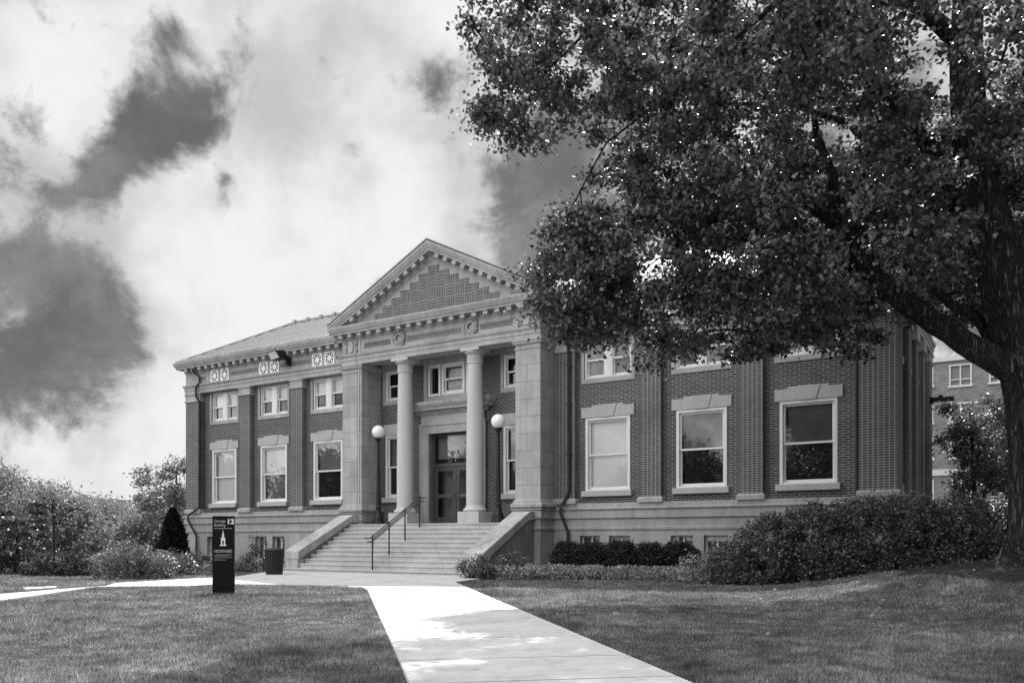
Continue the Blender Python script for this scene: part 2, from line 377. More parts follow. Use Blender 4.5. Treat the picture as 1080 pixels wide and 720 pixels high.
def tag(o, label=None, cat=None, group=None, kind=None):
    if label: o['label'] = label
    if cat: o['category'] = cat
    if group: o['group'] = group
    if kind: o['kind'] = kind
    return o
def empty(name, loc=(0,0,0), rz=0, **kw):
    o = bpy.data.objects.new(name, None); COL.objects.link(o); o.location = loc; o.rotation_euler = (0, 0, rz); o.empty_display_size = .3
    return tag(o, **kw)
def copy_tree(o, parent=None):
    c = o.copy(); COL.objects.link(c); c.parent = parent
    for ch in list(o.children): copy_tree(ch, c)
    return c

# ------------------------------------------------------------------ place: building frame
O2 = Vector((-16.3394, 41.7986)); RR = Vector((.848167, -.529728)); NNI = Vector((.529728, .848167))
BROT = math.atan2(RR.y, RR.x)
def W(x, y, z=0): p = O2+RR*x+NNI*y; return Vector((p.x, p.y, z))
GZ = -.1
def gz(x, y):
    x = np.asarray(x, float); y = np.asarray(y, float)
    dx = np.minimum(x-10.6, 0); dy = y-17.2
    m = .72*np.exp(-(dx**2+dy**2)/3.6**2)*(1/(1+np.exp(-(x-3))))
    m = m+.10*(1/(1+np.exp(-(x-7)*1.2)))*np.exp(-((y-18)/9.0)**2)
    return GZ+m

# ================================================================== GROUND
def ground():
    xs = np.concatenate([np.array([-900,-400,-200,-100,-60]), np.linspace(-40, 40, 161), np.array([60,100,200,400,900])])
    ys = np.concatenate([np.array([-300,-100,-40]), np.linspace(-10, 60, 141), np.array([80,120,200,400,900,2000])])
    X, Y = np.meshgrid(xs, ys); Z = gz(X, Y); V = np.stack([X, Y, Z], -1).reshape(-1, 3); nx = len(xs)
    i, j = np.meshgrid(np.arange(nx-1), np.arange(len(ys)-1)); a = (j*nx+i).ravel()
    idx = np.stack([a, a+1, a+1+nx, a+nx], 1).ravel()
    o = mesh_np('ground', V, (idx, 4), 'lawn'); o.data.polygons.foreach_set('use_smooth', [True]*len(o.data.polygons))
    tag(o, kind='structure')
ground()
PZ = GZ+.045
def slab(mb, poly):
    mb.prism(poly, lambda a, b: (a, b, GZ-.06), lambda a, b: (a, b, PZ)); return mb
def G(px, py, z=GZ):
    t = (EYE-z)*880/(py-568); return ((px-540)/880*t, t)
# main walk toward the camera, in slabs
mb = MB()
La, Lb = Vector((-3.57, 20.53)), Vector((-.91, 7.29)); Ra, Rb = Vector((-1.61, 23.59)), Vector((1.49, 7.29))
def Lx(y): return La.x+(Lb.x-La.x)*(y-La.y)/(Lb.y-La.y)
def Rx(y): return Ra.x+(Rb.x-Ra.x)*(y-Ra.y)/(Rb.y-Ra.y)
yy = 2.0; g = .018
cuts = [2.0, 4.6, 7.0, 8.35, 10.1, 11.9, 13.7, 15.5, 17.3, 19.0]
sk = -.28   # joints run square to the walk
for a, b in zip(cuts[:-1], cuts[1:]):
    def e(y, fx): return (fx(y), y)
    slab(mb, [(Lx(a+g), a+g-.0), (Rx(a+g+.42), a+g+.42), (Rx(b-g+.42), b-g+.42), (Lx(b-g), b-g)])
WALKPOLY = [(Lx(2), 2), (Rx(2), 2), (Rx(23.6), 23.6), (Lx(20.5), 20.5)]
mb.build('front_walk', 'concrete').update_tag()
tag(bpy.data.objects['front_walk'], kind='structure')
# forecourt + walk to the left
low = [G(370,619.2),G(330,618),G(300,617.6),G(236,617),G(200,619),(-10.6,21.3),G(0,635)]
p_low_far = (-24, 10.9); p_up_far = (-24, 12.4)
stepL = W(11.2, -4.6); stepR = W(21.3, -4.6)
up = [G(0,628.0),G(60,623),G(112,619),G(122,616.0),G(160,613.8),G(200,611.3),G(250,608.8)]
fore = [(Lx(19.0)+.0, 19.0+g), (Rx(19.42), 19.42+g), (Ra.x, Ra.y), (stepR.x, stepR.y), (W(21.3,-4.3).x, W(21.3,-4.3).y), (W(11.2,-4.3).x, W(11.2,-4.3).y)] + up[::-1] + [p_up_far, p_low_far] + low[::-1] + [(-4.5, 21.55), (-3.75, 21.0), (-3.5, 20.2)]
# split: triangulate through bmesh to be safe
import bmesh
def flat_poly(name, poly, z0, z1, m):
    bm = bmesh.new(); vs = [bm.verts.new((a, b, z1)) for a, b in poly]; es = [bm.edges.new((vs[i], vs[(i+1) % len(vs)])) for i in range(len(vs))]
    r_ = bmesh.ops.triangle_fill(bm, edges=es, use_beauty=True); 
    bmesh.ops.recalc_face_normals(bm, faces=bm.faces)
    for f in bm.faces:
        if f.normal.z < 0: f.normal_flip()
    ex = bmesh.ops.extrude_edge_only(bm, edges=[e for e in bm.edges if e.is_boundary])
    for v in [g_ for g_ in ex['geom'] if isinstance(g_, bmesh.types.BMVert)]: v.co.z = z0
    me = bpy.data.meshes.new(name); bm.to_mesh(me); bm.free(); me.materials.append(M[m]); o = bpy.data.objects.new(name, me); COL.objects.link(o); return o
tag(flat_poly('entrance_walk', fore, GZ-.06, PZ, 'concrete'), kind='structure')
# mulch beds
def bed(name, poly, z): tag(flat_poly(name, poly, GZ-.05, z, 'mulch'), kind='structure')
BEDR = [tuple(W(*p)[:2]) for p in [(21.2,-4.9),(21.0,-5.9),(22.5,-5.3),(24.5,-4.0),(26.5,-3.6),(28.2,-4.2),(28.5,-.1),(21.2,-.1)]]
BEDL = [tuple(W(*p)[:2]) for p in [(11.1,-4.3),(11.1,-5.6),(9.6,-5.9),(6,-6.4),(0,-6.8),(-5,-7.6),(-5,-.4),(11.1,-.2)]]
bed('planting_bed', BEDR, GZ+.02); bed('planting_bed', BEDL, GZ+.015)
def soil(x, y):
    x = np.asarray(x); y = np.asarray(y); n = .25*np.sin(x*2.1+np.sin(y*1.7)*1.5)+.15*np.sin(y*3.7+x)
    return (np.hypot(x-11.0, (y-17.4)) < 2.9+n) | ((x > 5.2) & (y < 26) & (y > 20.15+n*.5+np.maximum(0, 6.4-x)*2.2)) | ((x > 10.8) & (y > 16.2+n) & (y < 26))
def soil_sheet():
    xs = np.arange(4, 26, .1); ys = np.arange(13, 26, .1); X, Y = np.meshgrid(xs, ys); a = soil(X[:-1, :-1]+.05, Y[:-1, :-1]+.05)
    jj, ii = np.nonzero(a); nx = len(xs); k = jj*nx+ii; V = np.stack([X, Y, gz(X, Y)+.012], -1).reshape(-1, 3)
    used = np.unique(np.stack([k, k+1, k+1+nx, k+nx])); mp = -np.ones(len(V), int); mp[used] = np.arange(len(used))
    o = mesh_np('mulch_bed', V[used], (mp[np.stack([k, k+1, k+1+nx, k+nx], 1)].ravel(), 4), 'mulch'); tag(o, kind='structure')
soil_sheet()
# second far path, left
tag(flat_poly('side_walk', [G(24,620.6),G(60,619.0),G(58,620.9),G(26,622.6)], GZ-.05, PZ-.01, 'concrete'), kind='structure')

# ================================================================== BUILDING
BLD = empty('campus_building', (O2.x, O2.y, 0), BROT, label='two storey brick and limestone hall with columned portico and pediment above the steps', cat='building')
L_ = 32.63; DP = 9.9; CXM = L_/2
A0, A1, A2, A3 = 11.55, 12.6, 20.03, 21.08     # antae
YW = .25
WC = [2.6, 6.05, 9.5, L_-9.5, L_-6.05, L_-2.6]
def wall_holes(mb, x0, x1, z0, z1, holes, y, depth):
    xs = sorted({x0, x1}|{h[0] for h in holes}|{h[1] for h in holes}); zs = sorted({z0, z1}|{h[2] for h in holes}|{h[3] for h in holes})
    inh = lambda a, b: any(h[0] < a < h[1] and h[2] < b < h[3] for h in holes)
    for a, b in zip(xs[:-1], xs[1:]):
        for c, d in zip(zs[:-1], zs[1:]):
            if not inh((a+b)/2, (c+d)/2): mb.quad((a,y,c),(b,y,c),(b,y,d),(a,y,d))
    for (a, b, c, d) in holes:
        y2 = y+depth
        mb.quad((a,y,c),(a,y,d),(a,y2,d),(a,y2,c)); mb.quad((b,y,c),(b,y2,c),(b,y2,d),(b,y,d))
        mb.quad((a,y,c),(a,y2,c),(b,y2,c),(b,y,c)); mb.quad((a,y,d),(b,y,d),(b,y2,d),(a,y2,d))
holes = []
for c in WC: holes += [(c-.88, c+.88, 2.88, 5.53), (c-.92, c+.92, 6.93, 8.30)]
DH = (15.15, 17.49, 1.751, 5.42)
holes += [DH, (12.82, 13.92, 2.88, 5.50), (18.72, 19.82, 2.88, 5.50), (12.82, 13.92, 6.95, 8.2), (18.72, 19.82, 6.95, 8.2), (15.05, 17.6, 6.95, 8.2)]
mb = MB(); wall_holes(mb, .3, L_-.3, 1.751, 8.6, holes, YW, .30); mb.build('brick_wall', 'brick', BLD)
mb = MB(); mb.box(.5, L_-.5, 1.1, 1.14, .2, 8.6)
for xx in (4.3, 7.8, 11.3, 14.4, 18.2, 21.4, 24.9, 28.3): mb.box(xx, xx+.04, .62, 1.1, .2, 8.6)
mb.build('interior_wall', 'dark', BLD)
# side + back walls
def side_wall(x, sgn):
    mb = MB(); hs = [(c-.5, c+.5, z0, z1) for c in SC for (z0, z1) in ((2.88, 5.53), (6.93, 8.3))]
    t_ = MB(); wall_holes(t_, .3, DP-.3, 2.3, 8.6, hs, 0, .3)
    vs = [(x-sgn*v[1], v[0], v[2]) for v in t_.v]; mb.add(vs, t_.f); return mb.build('brick_wall', 'brick', BLD)
SC = [1.75+.1, 3.9, 5.95, 8.0]
side_wall(L_-YW, 1); side_wall(YW, -1)
MB().box(.4, L_-.4, DP-.25, DP-.2, 2.3, 8.6).build('brick_wall', 'brick', BLD)
MB().box(L_-1.2, L_-1.16, .6, DP-.6, 2.3, 8.6).build('interior_wall', 'dark', BLD)

# pilasters
def pilaster(x0, x1, y0=0.0, y1=YW-.002, side=None, m='pbrick'):
    if side is None:
        p = MB().box(x0, x1, y0, y1, 2.44, 7.93).build('pilaster', m, BLD)
        MB().sweep([(x0, y1), (x0, y0), (x1, y0), (x1, y1)], [(-.0,2.425),(.07,2.425),(.07,2.56),(.02,2.62),(-.02,2.62)]).build('pilaster_base', 'stoneplain', p)
        MB().sweep([(x0, y1), (x0, y0), (x1, y0), (x1, y1)], [(-.1,7.93),(.015,7.93),(.05,7.96),(.05,8.02),(.015,8.05),(.015,8.27),(.06,8.30),(.06,8.349),(-.1,8.349)]).build('pilaster_capital', 'stoneplain', p)
    return p
PILW = .38
pcs = [(WC[0]+WC[1])/2, (WC[1]+WC[2])/2, (WC[3]+WC[4])/2, (WC[4]+WC[5])/2]
for c in pcs: pilaster(c-PILW, c+PILW)
pilaster(A0-.85, A0-.002); pilaster(A3+.002, A3+.85)
# corner piers wrap the corner
def pier(x0, x1, y0, y1):
    p = MB().box(x0, x1, y0, y1, 2.44, 7.93).build('corner_pier', 'pbrick', BLD); path = [(x0, y1), (x0, y0), (x1, y0), (x1, y1)]
    MB().sweep([(x0,y0),(x1,y0),(x1,y1),(x0,y1)], [(0,2.425),(.07,2.425),(.07,2.56),(.02,2.62),(-.02,2.62)], True).build('pier_base', 'stoneplain', p)
    MB().sweep([(x0,y0),(x1,y0),(x1,y1),(x0,y1)], [(-.1,7.93),(.015,7.93),(.05,7.96),(.05,8.02),(.015,8.05),(.015,8.27),(.06,8.30),(.06,8.349),(-.1,8.349)], True).build('pier_capital', 'stoneplain', p)
pier(0, 1.08, 0, 1.08); pier(L_-1.08, L_, 0, 1.08); pier(0, 1.08, DP-1.08, DP); pier(L_-1.08, L_, DP-1.08, DP)
sps = [(SC[i]+SC[i+1])/2 for i in range(3)]
for c in sps:
    for (x0, x1) in ((L_-YW+.002, L_), (0, YW-.002)):
        p = MB().box(x0, x1, c-.36, c+.36, 2.44, 7.93).build('pilaster', 'pbrick', BLD)
        MB().box(x0, x1+.05, c-.42, c+.42, 7.931, 8.349).build('pilaster_capital', 'stoneplain', p)

# basement, water table
BH = []
for c, s in zip(WC, (1, 1, 1, 1, 1, 1)):
    zb = .18
    BH += [(c-.98, c-.20, zb, 1.28), (c+.17, c+.98, zb, 1.28)]
BH = [h for h in BH]
mb = MB(); wall_holes(mb, .0, A0, -.4, 1.46, [h for h in BH if h[1] < A0], 0, .35); wall_holes(mb, A3, L_, -.4, 1.46, [h for h in BH if h[0] > A3], 0, .35)
mb.quad((L_,0,-.4),(L_,DP,-.4),(L_,DP,1.46),(L_,0,1.46)); mb.quad((0,0,-.4),(0,0,1.46),(0,DP,1.46),(0,DP,-.4)); mb.quad((0,DP,-.4),(0,DP,1.46),(L_,DP,1.46),(L_,DP,-.4))
mb.build('basement_wall', 'stonebase', BLD)
wt = [(-.3,1.458),(.0,1.458),(.035,1.48),(.045,1.53),(.045,1.58),(.0,1.60),(.0,1.86),(.02,1.87),(.07,1.90),(.07,2.17),(.12,2.20),(.13,2.24),(.0,2.29),(-.02,2.29),(-.02,2.442),(-.3,2.442)]
path = [(A1,.2),(A1,-1),(A0,-1),(A0,0),(0,0),(0,DP),(L_,DP),(L_,0),(A3,0),(A3,-1),(A2,-1),(A2,.2)]
MB().sweep(path[::-1], [(o, z) for o, z in wt]).build('water_table', 'stonebase', BLD)
for (a, b) in ((A0, A1), (A2, A3)): MB().box(a+.001, b-.001, -.999, .02, -.4, 1.457).build('anta_footing', 'stonebase', BLD)
# basement windows
for h in BH:
    a, b, c, d = h; 
    f = MB(); f.box(a, b, .20, .26, d-.06, d); f.box(a, a+.06, .2, .26, c, d-.06); f.box(b-.06, b, .2, .26, c, d-.06); f.box((a+b)/2-.03, (a+b)/2+.03, .2, .25, c, d-.06); f.box(a+.06, b-.06, .2, .26, c, c+.05)
    fo = f.build('basement_window', 'winframe', BLD); MB().box(a+.03, b-.03, .225, .23, c, d-.03).build('pane', 'glass', fo); MB().box(a, b, .345, .349, c, d).build('backing', 'curtain', fo)

# entablature: architrave, frieze, cornice
ent = [(-.32,8.35),(.03,8.35),(.03,8.52),(.055,8.535),(.055,8.66),(.10,8.70),(.12,8.76),(.12,8.79),(.0,8.80),(.0,9.37),(.03,9.38),(.05,9.42),(.05,9.57),(.33,9.58),(.33,9.65),(.36,9.66),(.40,9.74),(.44,9.83),(.44,9.89),(.10,9.93),(-.6,9.93)]
cpath = [(0,0),(A0,0),(A0,-1),(A3,-1),(A3,0),(L_,0),(L_,DP),(0,DP)]
COR = MB().sweep(cpath, ent, True).build('entablature', 'stoneplain', BLD)
# modillions
def mods(x0, x1, y, n, top=9.575):
    for i in range(n):
        x = x0+(x1-x0)*i/(n-1)
        MB_M = MOD.copy(); COL.objects.link(MB_M); MB_M.parent = COR; MB_M.location = (x, y, top)
mm = MB().box(-.1, .1, -.29, -.002-.05+.0, -.14, 0); mm.box(-.11, .11, -.31, -.05, -.03, -.001)
MOD = mm.build('modillion', 'stoneplain', COR); MOD.location = (.35, 0, 9.576)
mods(.35+.52, A0-.55, 0, 21); mods(A3+.55, L_-.35, 0, 21)
mods(A0+.12, A3-.12, -1, 19)
for i in range(17):
    y = .3+.55*i
    q = MOD.copy(); COL.objects.link(q); q.parent = COR; q.location = (L_, y, 9.576); q.rotation_euler = (0, 0, R(90))
# ceiling of porch + inner beam
MB().box(A1+.002, A2-.002, -.68+.0, -.35, 8.352, 8.79).build('architrave_beam', 'stoneplain', BLD)
MB().box(A0+.1, A3-.1, -.8, YW, 8.60, 8.66).build('porch_ceiling', 'stoneplain', BLD)
MB().box(A1-.2, A2+.2, YW-.06, YW-.002, 8.27, 8.6).build('wall_frieze', 'stoneplain', BLD)
# pediment -------------------------------------------------------
AX = CXM; ZA = 12.50; XL = A0-.44; XR = A3+.44
ZB = 9.93
slope = math.atan2(ZA-ZB+.05, AX-XL)
tp = [(A0-.1, 9.90), (A3+.1, 9.90), (AX, 9.90+math.tan(slope)*(AX-A0+.1))]
MB().yprism(tp, -1.0, -.7).build('tympanum', 'stoneplain', BLD)
def rake(sgn, prof, m, name, par=BLD, x_ext=0):
    """profile (out(-y), up along normal) swept from the eave tip to the apex"""
    mb = MB(); vs = []
    for end in (0, 1):
        for o, h in prof:
            if end == 0:
                x = XL; z = ZB+h/math.cos(slope)
            else:
                x = AX; z = ZB+math.tan(slope)*(AX-XL)+h/math.cos(slope)
            if sgn < 0: x = 2*AX-x
            vs.append((x, -1-o, z))
    n = len(prof); fs = [(j, j+1, n+j+1, n+j) if sgn > 0 else (j, n+j, n+j+1, j+1) for j in range(n-1)]+[tuple(range(n)), tuple(range(n, 2*n))]
    mb.add(vs, fs); return mb.build(name, m, par)
rp = [(-.05,-.50),(.02,-.50),(.05,-.44),(.05,-.28),(.33,-.27),(.33,-.20),(.36,-.19),(.40,-.11),(.44,-.03),(.44,.04),(-.3,.06)]
rk = [rake(1, rp, 'stoneplain', 'raking_cornice'), rake(-1, rp, 'stoneplain', 'raking_cornice')]
# second inner moulding under the rake
for sg in (1, -1):
    L0 = (AX-XL)/math.cos(slope)
    n = 10
    for i in range(n):
        s_ = 1.35+(L0-1.75)*i/(n-1)
        x = XL+s_*math.cos(slope); z = ZB+s_*math.sin(slope)-.345/math.cos(slope)
        x2 = x if sg > 0 else 2*AX-x
        MB().cbox((x2, -1.18, z), .2, .26, .15, -slope*sg, 'Y').build('modillion', 'stoneplain', rk[0 if sg > 0 else 1])
# stepped brick panel
bp = MB()
for r_ in range(6):
    nh = 6.5-r_   # half width in squares
    x0 = AX-nh*BS; x1 = AX+nh*BS; z0 = BZ0+r_*BS*.62
BS2 = .27
for r_ in range(7):
    half = 3.02-r_*.46; z0 = 10.02+r_*.245
    bp.box(AX-half, AX+half, -1.025, -1.0, z0+.0005, z0+.2445)
bp.build('brick_panel', 'basket', BLD)
# gable roof of the portico
mb = MB()
for sg in (1, -1):
    xe = XL-.02 if sg > 0 else XR+.02; x_ = AX; ze = ZB+.07; zr = ZB+math.tan(slope)*(AX-XL)+.08
    mb.add([(xe,-1.46,ze),(x_,-1.46,zr),(x_,6,zr),(xe,6,ze),(xe,-1.46,ze+.05),(x_,-1.46,zr+.05),(x_,6,zr+.05),(xe,6,ze+.05)],
           [(0,1,2,3),(4,7,6,5),(0,4,5,1),(1,5,6,2),(2,6,7,3),(3,7,4,0)])
mb.build('portico_roof', 'roof', BLD)
# main roof: hipped with a flat deck
e = .28; ins = 3.75; ze = 9.94; zr = 12.25
roof = MB().add([(-e,-e,ze),(L_+e,-e,ze),(L_+e,DP+e,ze),(-e,DP+e,ze),(ins,ins,zr),(L_-ins,ins,zr),(L_-ins,DP-ins,zr),(ins,DP-ins,zr)],
                [(0,1,5,4),(1,2,6,5),(2,3,7,6),(3,0,4,7),(4,5,6,7)]).build('roof', 'roof', BLD)
ribs = MB(); nrm = Vector((0, -(zr-ze), ins+e)).normalized()
x = -e+.4
while x < L_+e-.2:
    dmax = min(1, max(0, (x+e)/(ins+e)), (L_+e-x)/(ins+e))
    y1 = -e+dmax*(ins+e); z1 = ze+dmax*(zr-ze)
    if not (XL+.3 < x < XR-.3):
        MB().tube([(x,-e-.02,ze+.03),(x,y1,z1+.03)], .028, 4).build('standing_seam', 'seam', roof)
    x += .46
cap = MB(); cap.tube([(-e,-e,ze+.03),(ins,ins,zr+.05)], .06, 6); cap.tube([(ins,ins,zr+.05),(L_-ins,ins,zr+.05)], .07, 6); cap.tube([(L_+e,-e,ze+.03),(L_-ins,ins,zr+.05)], .06, 6)
x = ins
while x < L_-ins: cap.box(x-.08, x+.08, ins-.1, ins+.1, zr, zr+.16); x += .93
cap.build('ridge_cap', 'roof', roof)
MB().tube([(-e-.0,-e-.1,9.93),(XL,-e-.1,9.93)], .05, 6).build('gutter', 'stoneplain', roof)

# brick inlays and vents in the frieze
def inlay(x0, x1, y=-.012, z0=8.98, z1=9.13): MB().box(x0, x1, y, y+.02, z0, z1).build('brick_inlay', 'inlay', BLD)
inlay(1.15, 1.5); inlay(WC[0]+.72, WC[1]-.82, z0=8.97, z1=9.17); inlay(WC[1]+.72, WC[2]-.82, z0=8.97, z1=9.17); inlay(WC[2]+.72, A0-.1)
inlay(A3+.1, WC[3]-.75); inlay(WC[3]+.75, WC[4]-.75, z0=8.97, z1=9.17); inlay(WC[4]+.75, WC[5]-.75, z0=8.97, z1=9.17)
for (a, b) in ((12.75, 14.15), (15.0, 17.62), (18.5, 19.9)): inlay(a, b, -1.012, 8.96, 9.17)
def vent():
    f = MB(); s_ = .29; t_ = .075
    f.box(-s_, s_, -.03, 0, -s_, -s_+t_); f.box(-s_, s_, -.03, 0, s_-t_, s_); f.box(-s_, -s_+t_, -.03, 0, -s_+t_, s_-t_); f.box(s_-t_, s_, -.03, 0, -s_+t_, s_-t_)
    o = f.build('vent_grille', 'white', BLD); b = MB()
    for k in range(4): b.cbox((0, -.022, 0), .055, .016+.001*k, 2*s_*(1.0 if k % 2 == 0 else 1.15)-.03, k*PI/4, 'Y')
    b.yprism([(.12*math.cos(i*PI/4), .12*math.sin(i*PI/4)) for i in range(8)], -.034, -.012)
    b.build('star_tracery', 'white', o); MB().box(-s_+.01, s_-.01, -.010, -.006, -s_+.01, s_-.01).build('vent_back', 'ventblk', o)
    return o
v0 = None
for c in WC:
    for dx in (-.37, .37):
        o = vent() if v0 is None else copy_tree(v0, BLD)
        v0 = v0 or o; o.location = (c+dx-.02, -.002, 9.08)

# antae
def anta(x0, x1):
    a = MB().box(x0, x1, -1, .23, 2.44, 8.0).build('anta', 'stone', BLD, bevel=.012)
    P_ = [(x0, .23), (x0, -1), (x1, -1), (x1, .23)]
    MB().sweep(P_, [(-.05,2.30),(.13,2.30),(.13,2.40),(.11,2.44),(.06,2.47),(.06,2.53),(.02,2.58),(-.05,2.58)]).build('anta_base', 'stoneplain', a)
    MB().sweep(P_, [(-.05,8.0),(.02,8.0),(.03,8.06),(.0,8.07),(.0,8.16),(.05,8.18),(.08,8.22),(.08,8.27),(.11,8.29),(.11,8.349),(-.05,8.349)]).build('anta_capital', 'stoneplain', a)
    eg = MB(); n = int((x1-x0)/.085)
    for i in range(n+1): eg.sphere((x0+(x1-x0)*i/n, -1.045, 8.215), .034, 8, 6, 1.2)
    for i in range(10): eg.sphere((x1+.045, -1+i*.1, 8.215), .034, 8, 6, 1.2)
    eg.build('egg_moulding', 'stoneplain', a, smooth=True); return a
anta(A0, A1); anta(A2, A3)
# carved panels over the antae and wreaths
def leaf_relief(mb, x, z, ang, s_, y):
    mb.cbox((x, y+.01, z), s_, .09, s_*.4, ang, 'Y')
    mb.sphere((x, y-.005, z), s_*.33, 7, 5)
def carved(xc):
    mb = MB(); y = -1.0
    mb.box(xc-.5, xc+.5, y-.03, y+.01, 8.82, 9.36)
    base = mb.build('carved_panel', 'stoneplain', BLD); r2 = MB()
    r2.yprism([(xc-.10,8.85),(xc+.08,8.85),(xc+.13,9.05),(xc+.1,9.25),(xc,9.34),(xc-.11,9.24),(xc-.14,9.05)], y-.09, y-.03)
    for sg in (-1, 1):
        for i in range(14):
            t_ = i/13; z = 8.88+.44*t_; x = xc+sg*(.28+.07*math.sin(t_*9)); leaf_relief(r2, x, z, random.uniform(-1, 1), .08, y-.05)
            leaf_relief(r2, x-sg*.09*(1-abs(t_-.5)), z+.02, random.uniform(-1, 1), .06, y-.045)
    r2.build('shield_and_leaves', 'stoneplain', base, smooth=True)
carved((A0+A1)/2+.0); carved((A2+A3)/2)
def wreath(xc, zc=9.12, r_=.235):
    mb = MB()
    for i in range(22):
        a = PI/2+2*PI*i/22
        for dr in (-.055, .055): leaf_relief(mb, xc+(r_+dr)*math.cos(a+dr), zc+(r_+dr)*math.sin(a+dr)*1.05, -a+PI/2+(.9 if dr > 0 else -.9)+random.uniform(-.3, .3), random.uniform(.085, .13), -1.045-random.uniform(0, .03))
    for sg in (-1, 1): mb.cbox((xc+sg*.13, -1.03, zc-r_-.04), .22, .05, .05, sg*.5, 'Y'); mb.cbox((xc+sg*.07, -1.03, zc-r_-.02), .1, .07, .08, sg*.2, 'Y')
    mb.build('wreath', 'stoneplain', BLD, smooth=True)
wreath(14.6); wreath(18.08)
# conduit on the left anta
MB().tube([(A1-.13,-1.03,1.76),(A1-.13,-1.03,9.36)], .018, 6).build('conduit', 'white', BLD)
MB().tube([(A1-.17,-1.02,1.76),(A1-.17,-1.02,9.36)], .02, 6).build('conduit', 'pipe', BLD)
# columns
def column(xc):
    y = -.65; pr = [(.345,0),(.345,.4)]
    prof = []
    H0, H1 = 2.42, 7.80
    for i in range(15):
        t_ = i/14; rr = .335*(1-.17*max(0, (t_-.28)/.72)**1.5); prof.append((rr, H0+(H1-H0)*t_))
    sh = MB().lathe(prof, (xc, y, 0), 48).build('column', 'column', BLD, smooth=True)
    MB().lathe([(.40,2.19),(.44,2.21),(.455,2.25),(.44,2.30),(.40,2.32),(.375,2.34),(.365,2.38),(.345,2.42),(.335,2.43)], (xc, y, 0), 48).build('column_base', 'column', sh, smooth=True)
    MB().box(xc-.48, xc+.48, y-.48, y+.48, 1.751, 2.19).build('plinth', 'steps', sh, bevel=.012)
    cp = MB().lathe([(.278,7.78),(.31,7.80),(.31,7.84),(.285,7.86),(.285,8.13),(.33,8.16),(.38,8.22),(.40,8.25)], (xc, y, 0), 48)
    cp.box(xc-.42, xc+.42, y-.39, y+.40, 8.25, 8.349)
    for i in range(26):
        a = 2*PI*i/26; cp.cbox((xc+.288*math.cos(a), y+.288*math.sin(a), 8.0), .03, .03, .26)
    for i in range(30):
        a = 2*PI*i/30; cp.sphere((xc+.355*math.cos(a), y+.355*math.sin(a), 8.19), .035, 6, 4)
    cp.build('column_capital', 'column', sh, smooth=True)
column(CXM-1.7); column(CXM+1.7)

# ---- windows
def dh_sash(mb, x0, x1, z0, z1, y, fw=.065):
    """two hung sashes; returns pane rectangles"""
    zm = (z0+z1)/2+.0
    mb.box(x0, x1, y, y+.05, z1-fw, z1); mb.box(x0, x0+fw, y, y+.05, zm, z1-fw); mb.box(x1-fw, x1, y, y+.05, zm, z1-fw); mb.box(x0, x1, y-.005, y+.05, zm-.035, zm+.03)
    y2 = y+.055
    mb.box(x0, x0+fw, y2, y2+.05, z0+.09, zm); mb.box(x1-fw, x1, y2, y2+.05, z0+.09, zm); mb.box(x0, x1, y2, y2+.05, z0, z0+.09)
def window_low(c, hw=.875, z0=2.88, z1=5.52, upper=('glass', None), lower=('glass', None), ln=True, lab=None):
    y = YW+.05
    f = MB(); fo = .10
    f.box(c-hw, c+hw, YW-.02, YW+.16, z1-fo, z1); f.box(c-hw, c-hw+fo, YW-.02, YW+.16, z0, z1-fo); f.box(c+hw-fo, c+hw, YW-.02, YW+.16, z0, z1-fo); f.box(c-hw+fo, c+hw-fo, YW-.01, YW+.17, z0, z0+.06)
    wo = f.build('window', 'winframe', BLD, bevel=.006)
    if lab: wo['label'] = lab
    s_ = MB(); x0, x1 = c-hw+fo, c+hw-fo; dh_sash(s_, x0, x1, z0+.06, z1-fo, YW+.06); s_.build('sash', 'winframe', wo)
    zm = (z0+.06+z1-fo)/2
    MB().box(x0, x1, YW+.085, YW+.09, zm, z1-fo).build('pane', 'glass', wo); MB().box(x0, x1, YW+.14, YW+.145, z0+.06, zm-.02).build('pane', 'glass', wo)
    if upper: MB().box(x0-.05, x1+.05, YW+.22, YW+.225, zm-.02, z1).build('blind', upper, wo)
    if lower: MB().box(x0-.05, x1+.05, YW+.24, YW+.245, z0, zm+.02).build('blind', lower, wo)
    if ln:
        MB().box(c-hw-.1, c+hw+.1, YW-.17, YW+.1, z0-.2, z0-.001).build('sill', 'trim', wo, bevel=.01)
        l = MB(); lw = hw+.16; l.box(c-lw, c+lw, YW-.05, YW+.1, z1+.001, z1+.38)
        l.yprism([(c-.24, z1-.001), (c+.24, z1-.001), (c+.36, z1+.38), (c+.36, z1+.45), (c-.36, z1+.45), (c-.36, z1+.38)], YW-.075, YW+.05)
        l.box(c-.62, c+.62, YW-.045, YW+.05, z1+.381, z1+.448)
        l.build('lintel', 'trim', wo, bevel=.006)
    return wo
specs = [('blind', 'blind'), ('blind', 'curtain'), ('curtain', 'dark'), ('blind', 'blind'), ('curtain', 'dark'), ('curtain', 'dark')]
for c, (u, l) in zip(WC, specs):
    window_low(c, upper=u, lower=l, lab='sash window with white shades drawn over both panes' if (u == 'blind' and l == 'blind') else None)
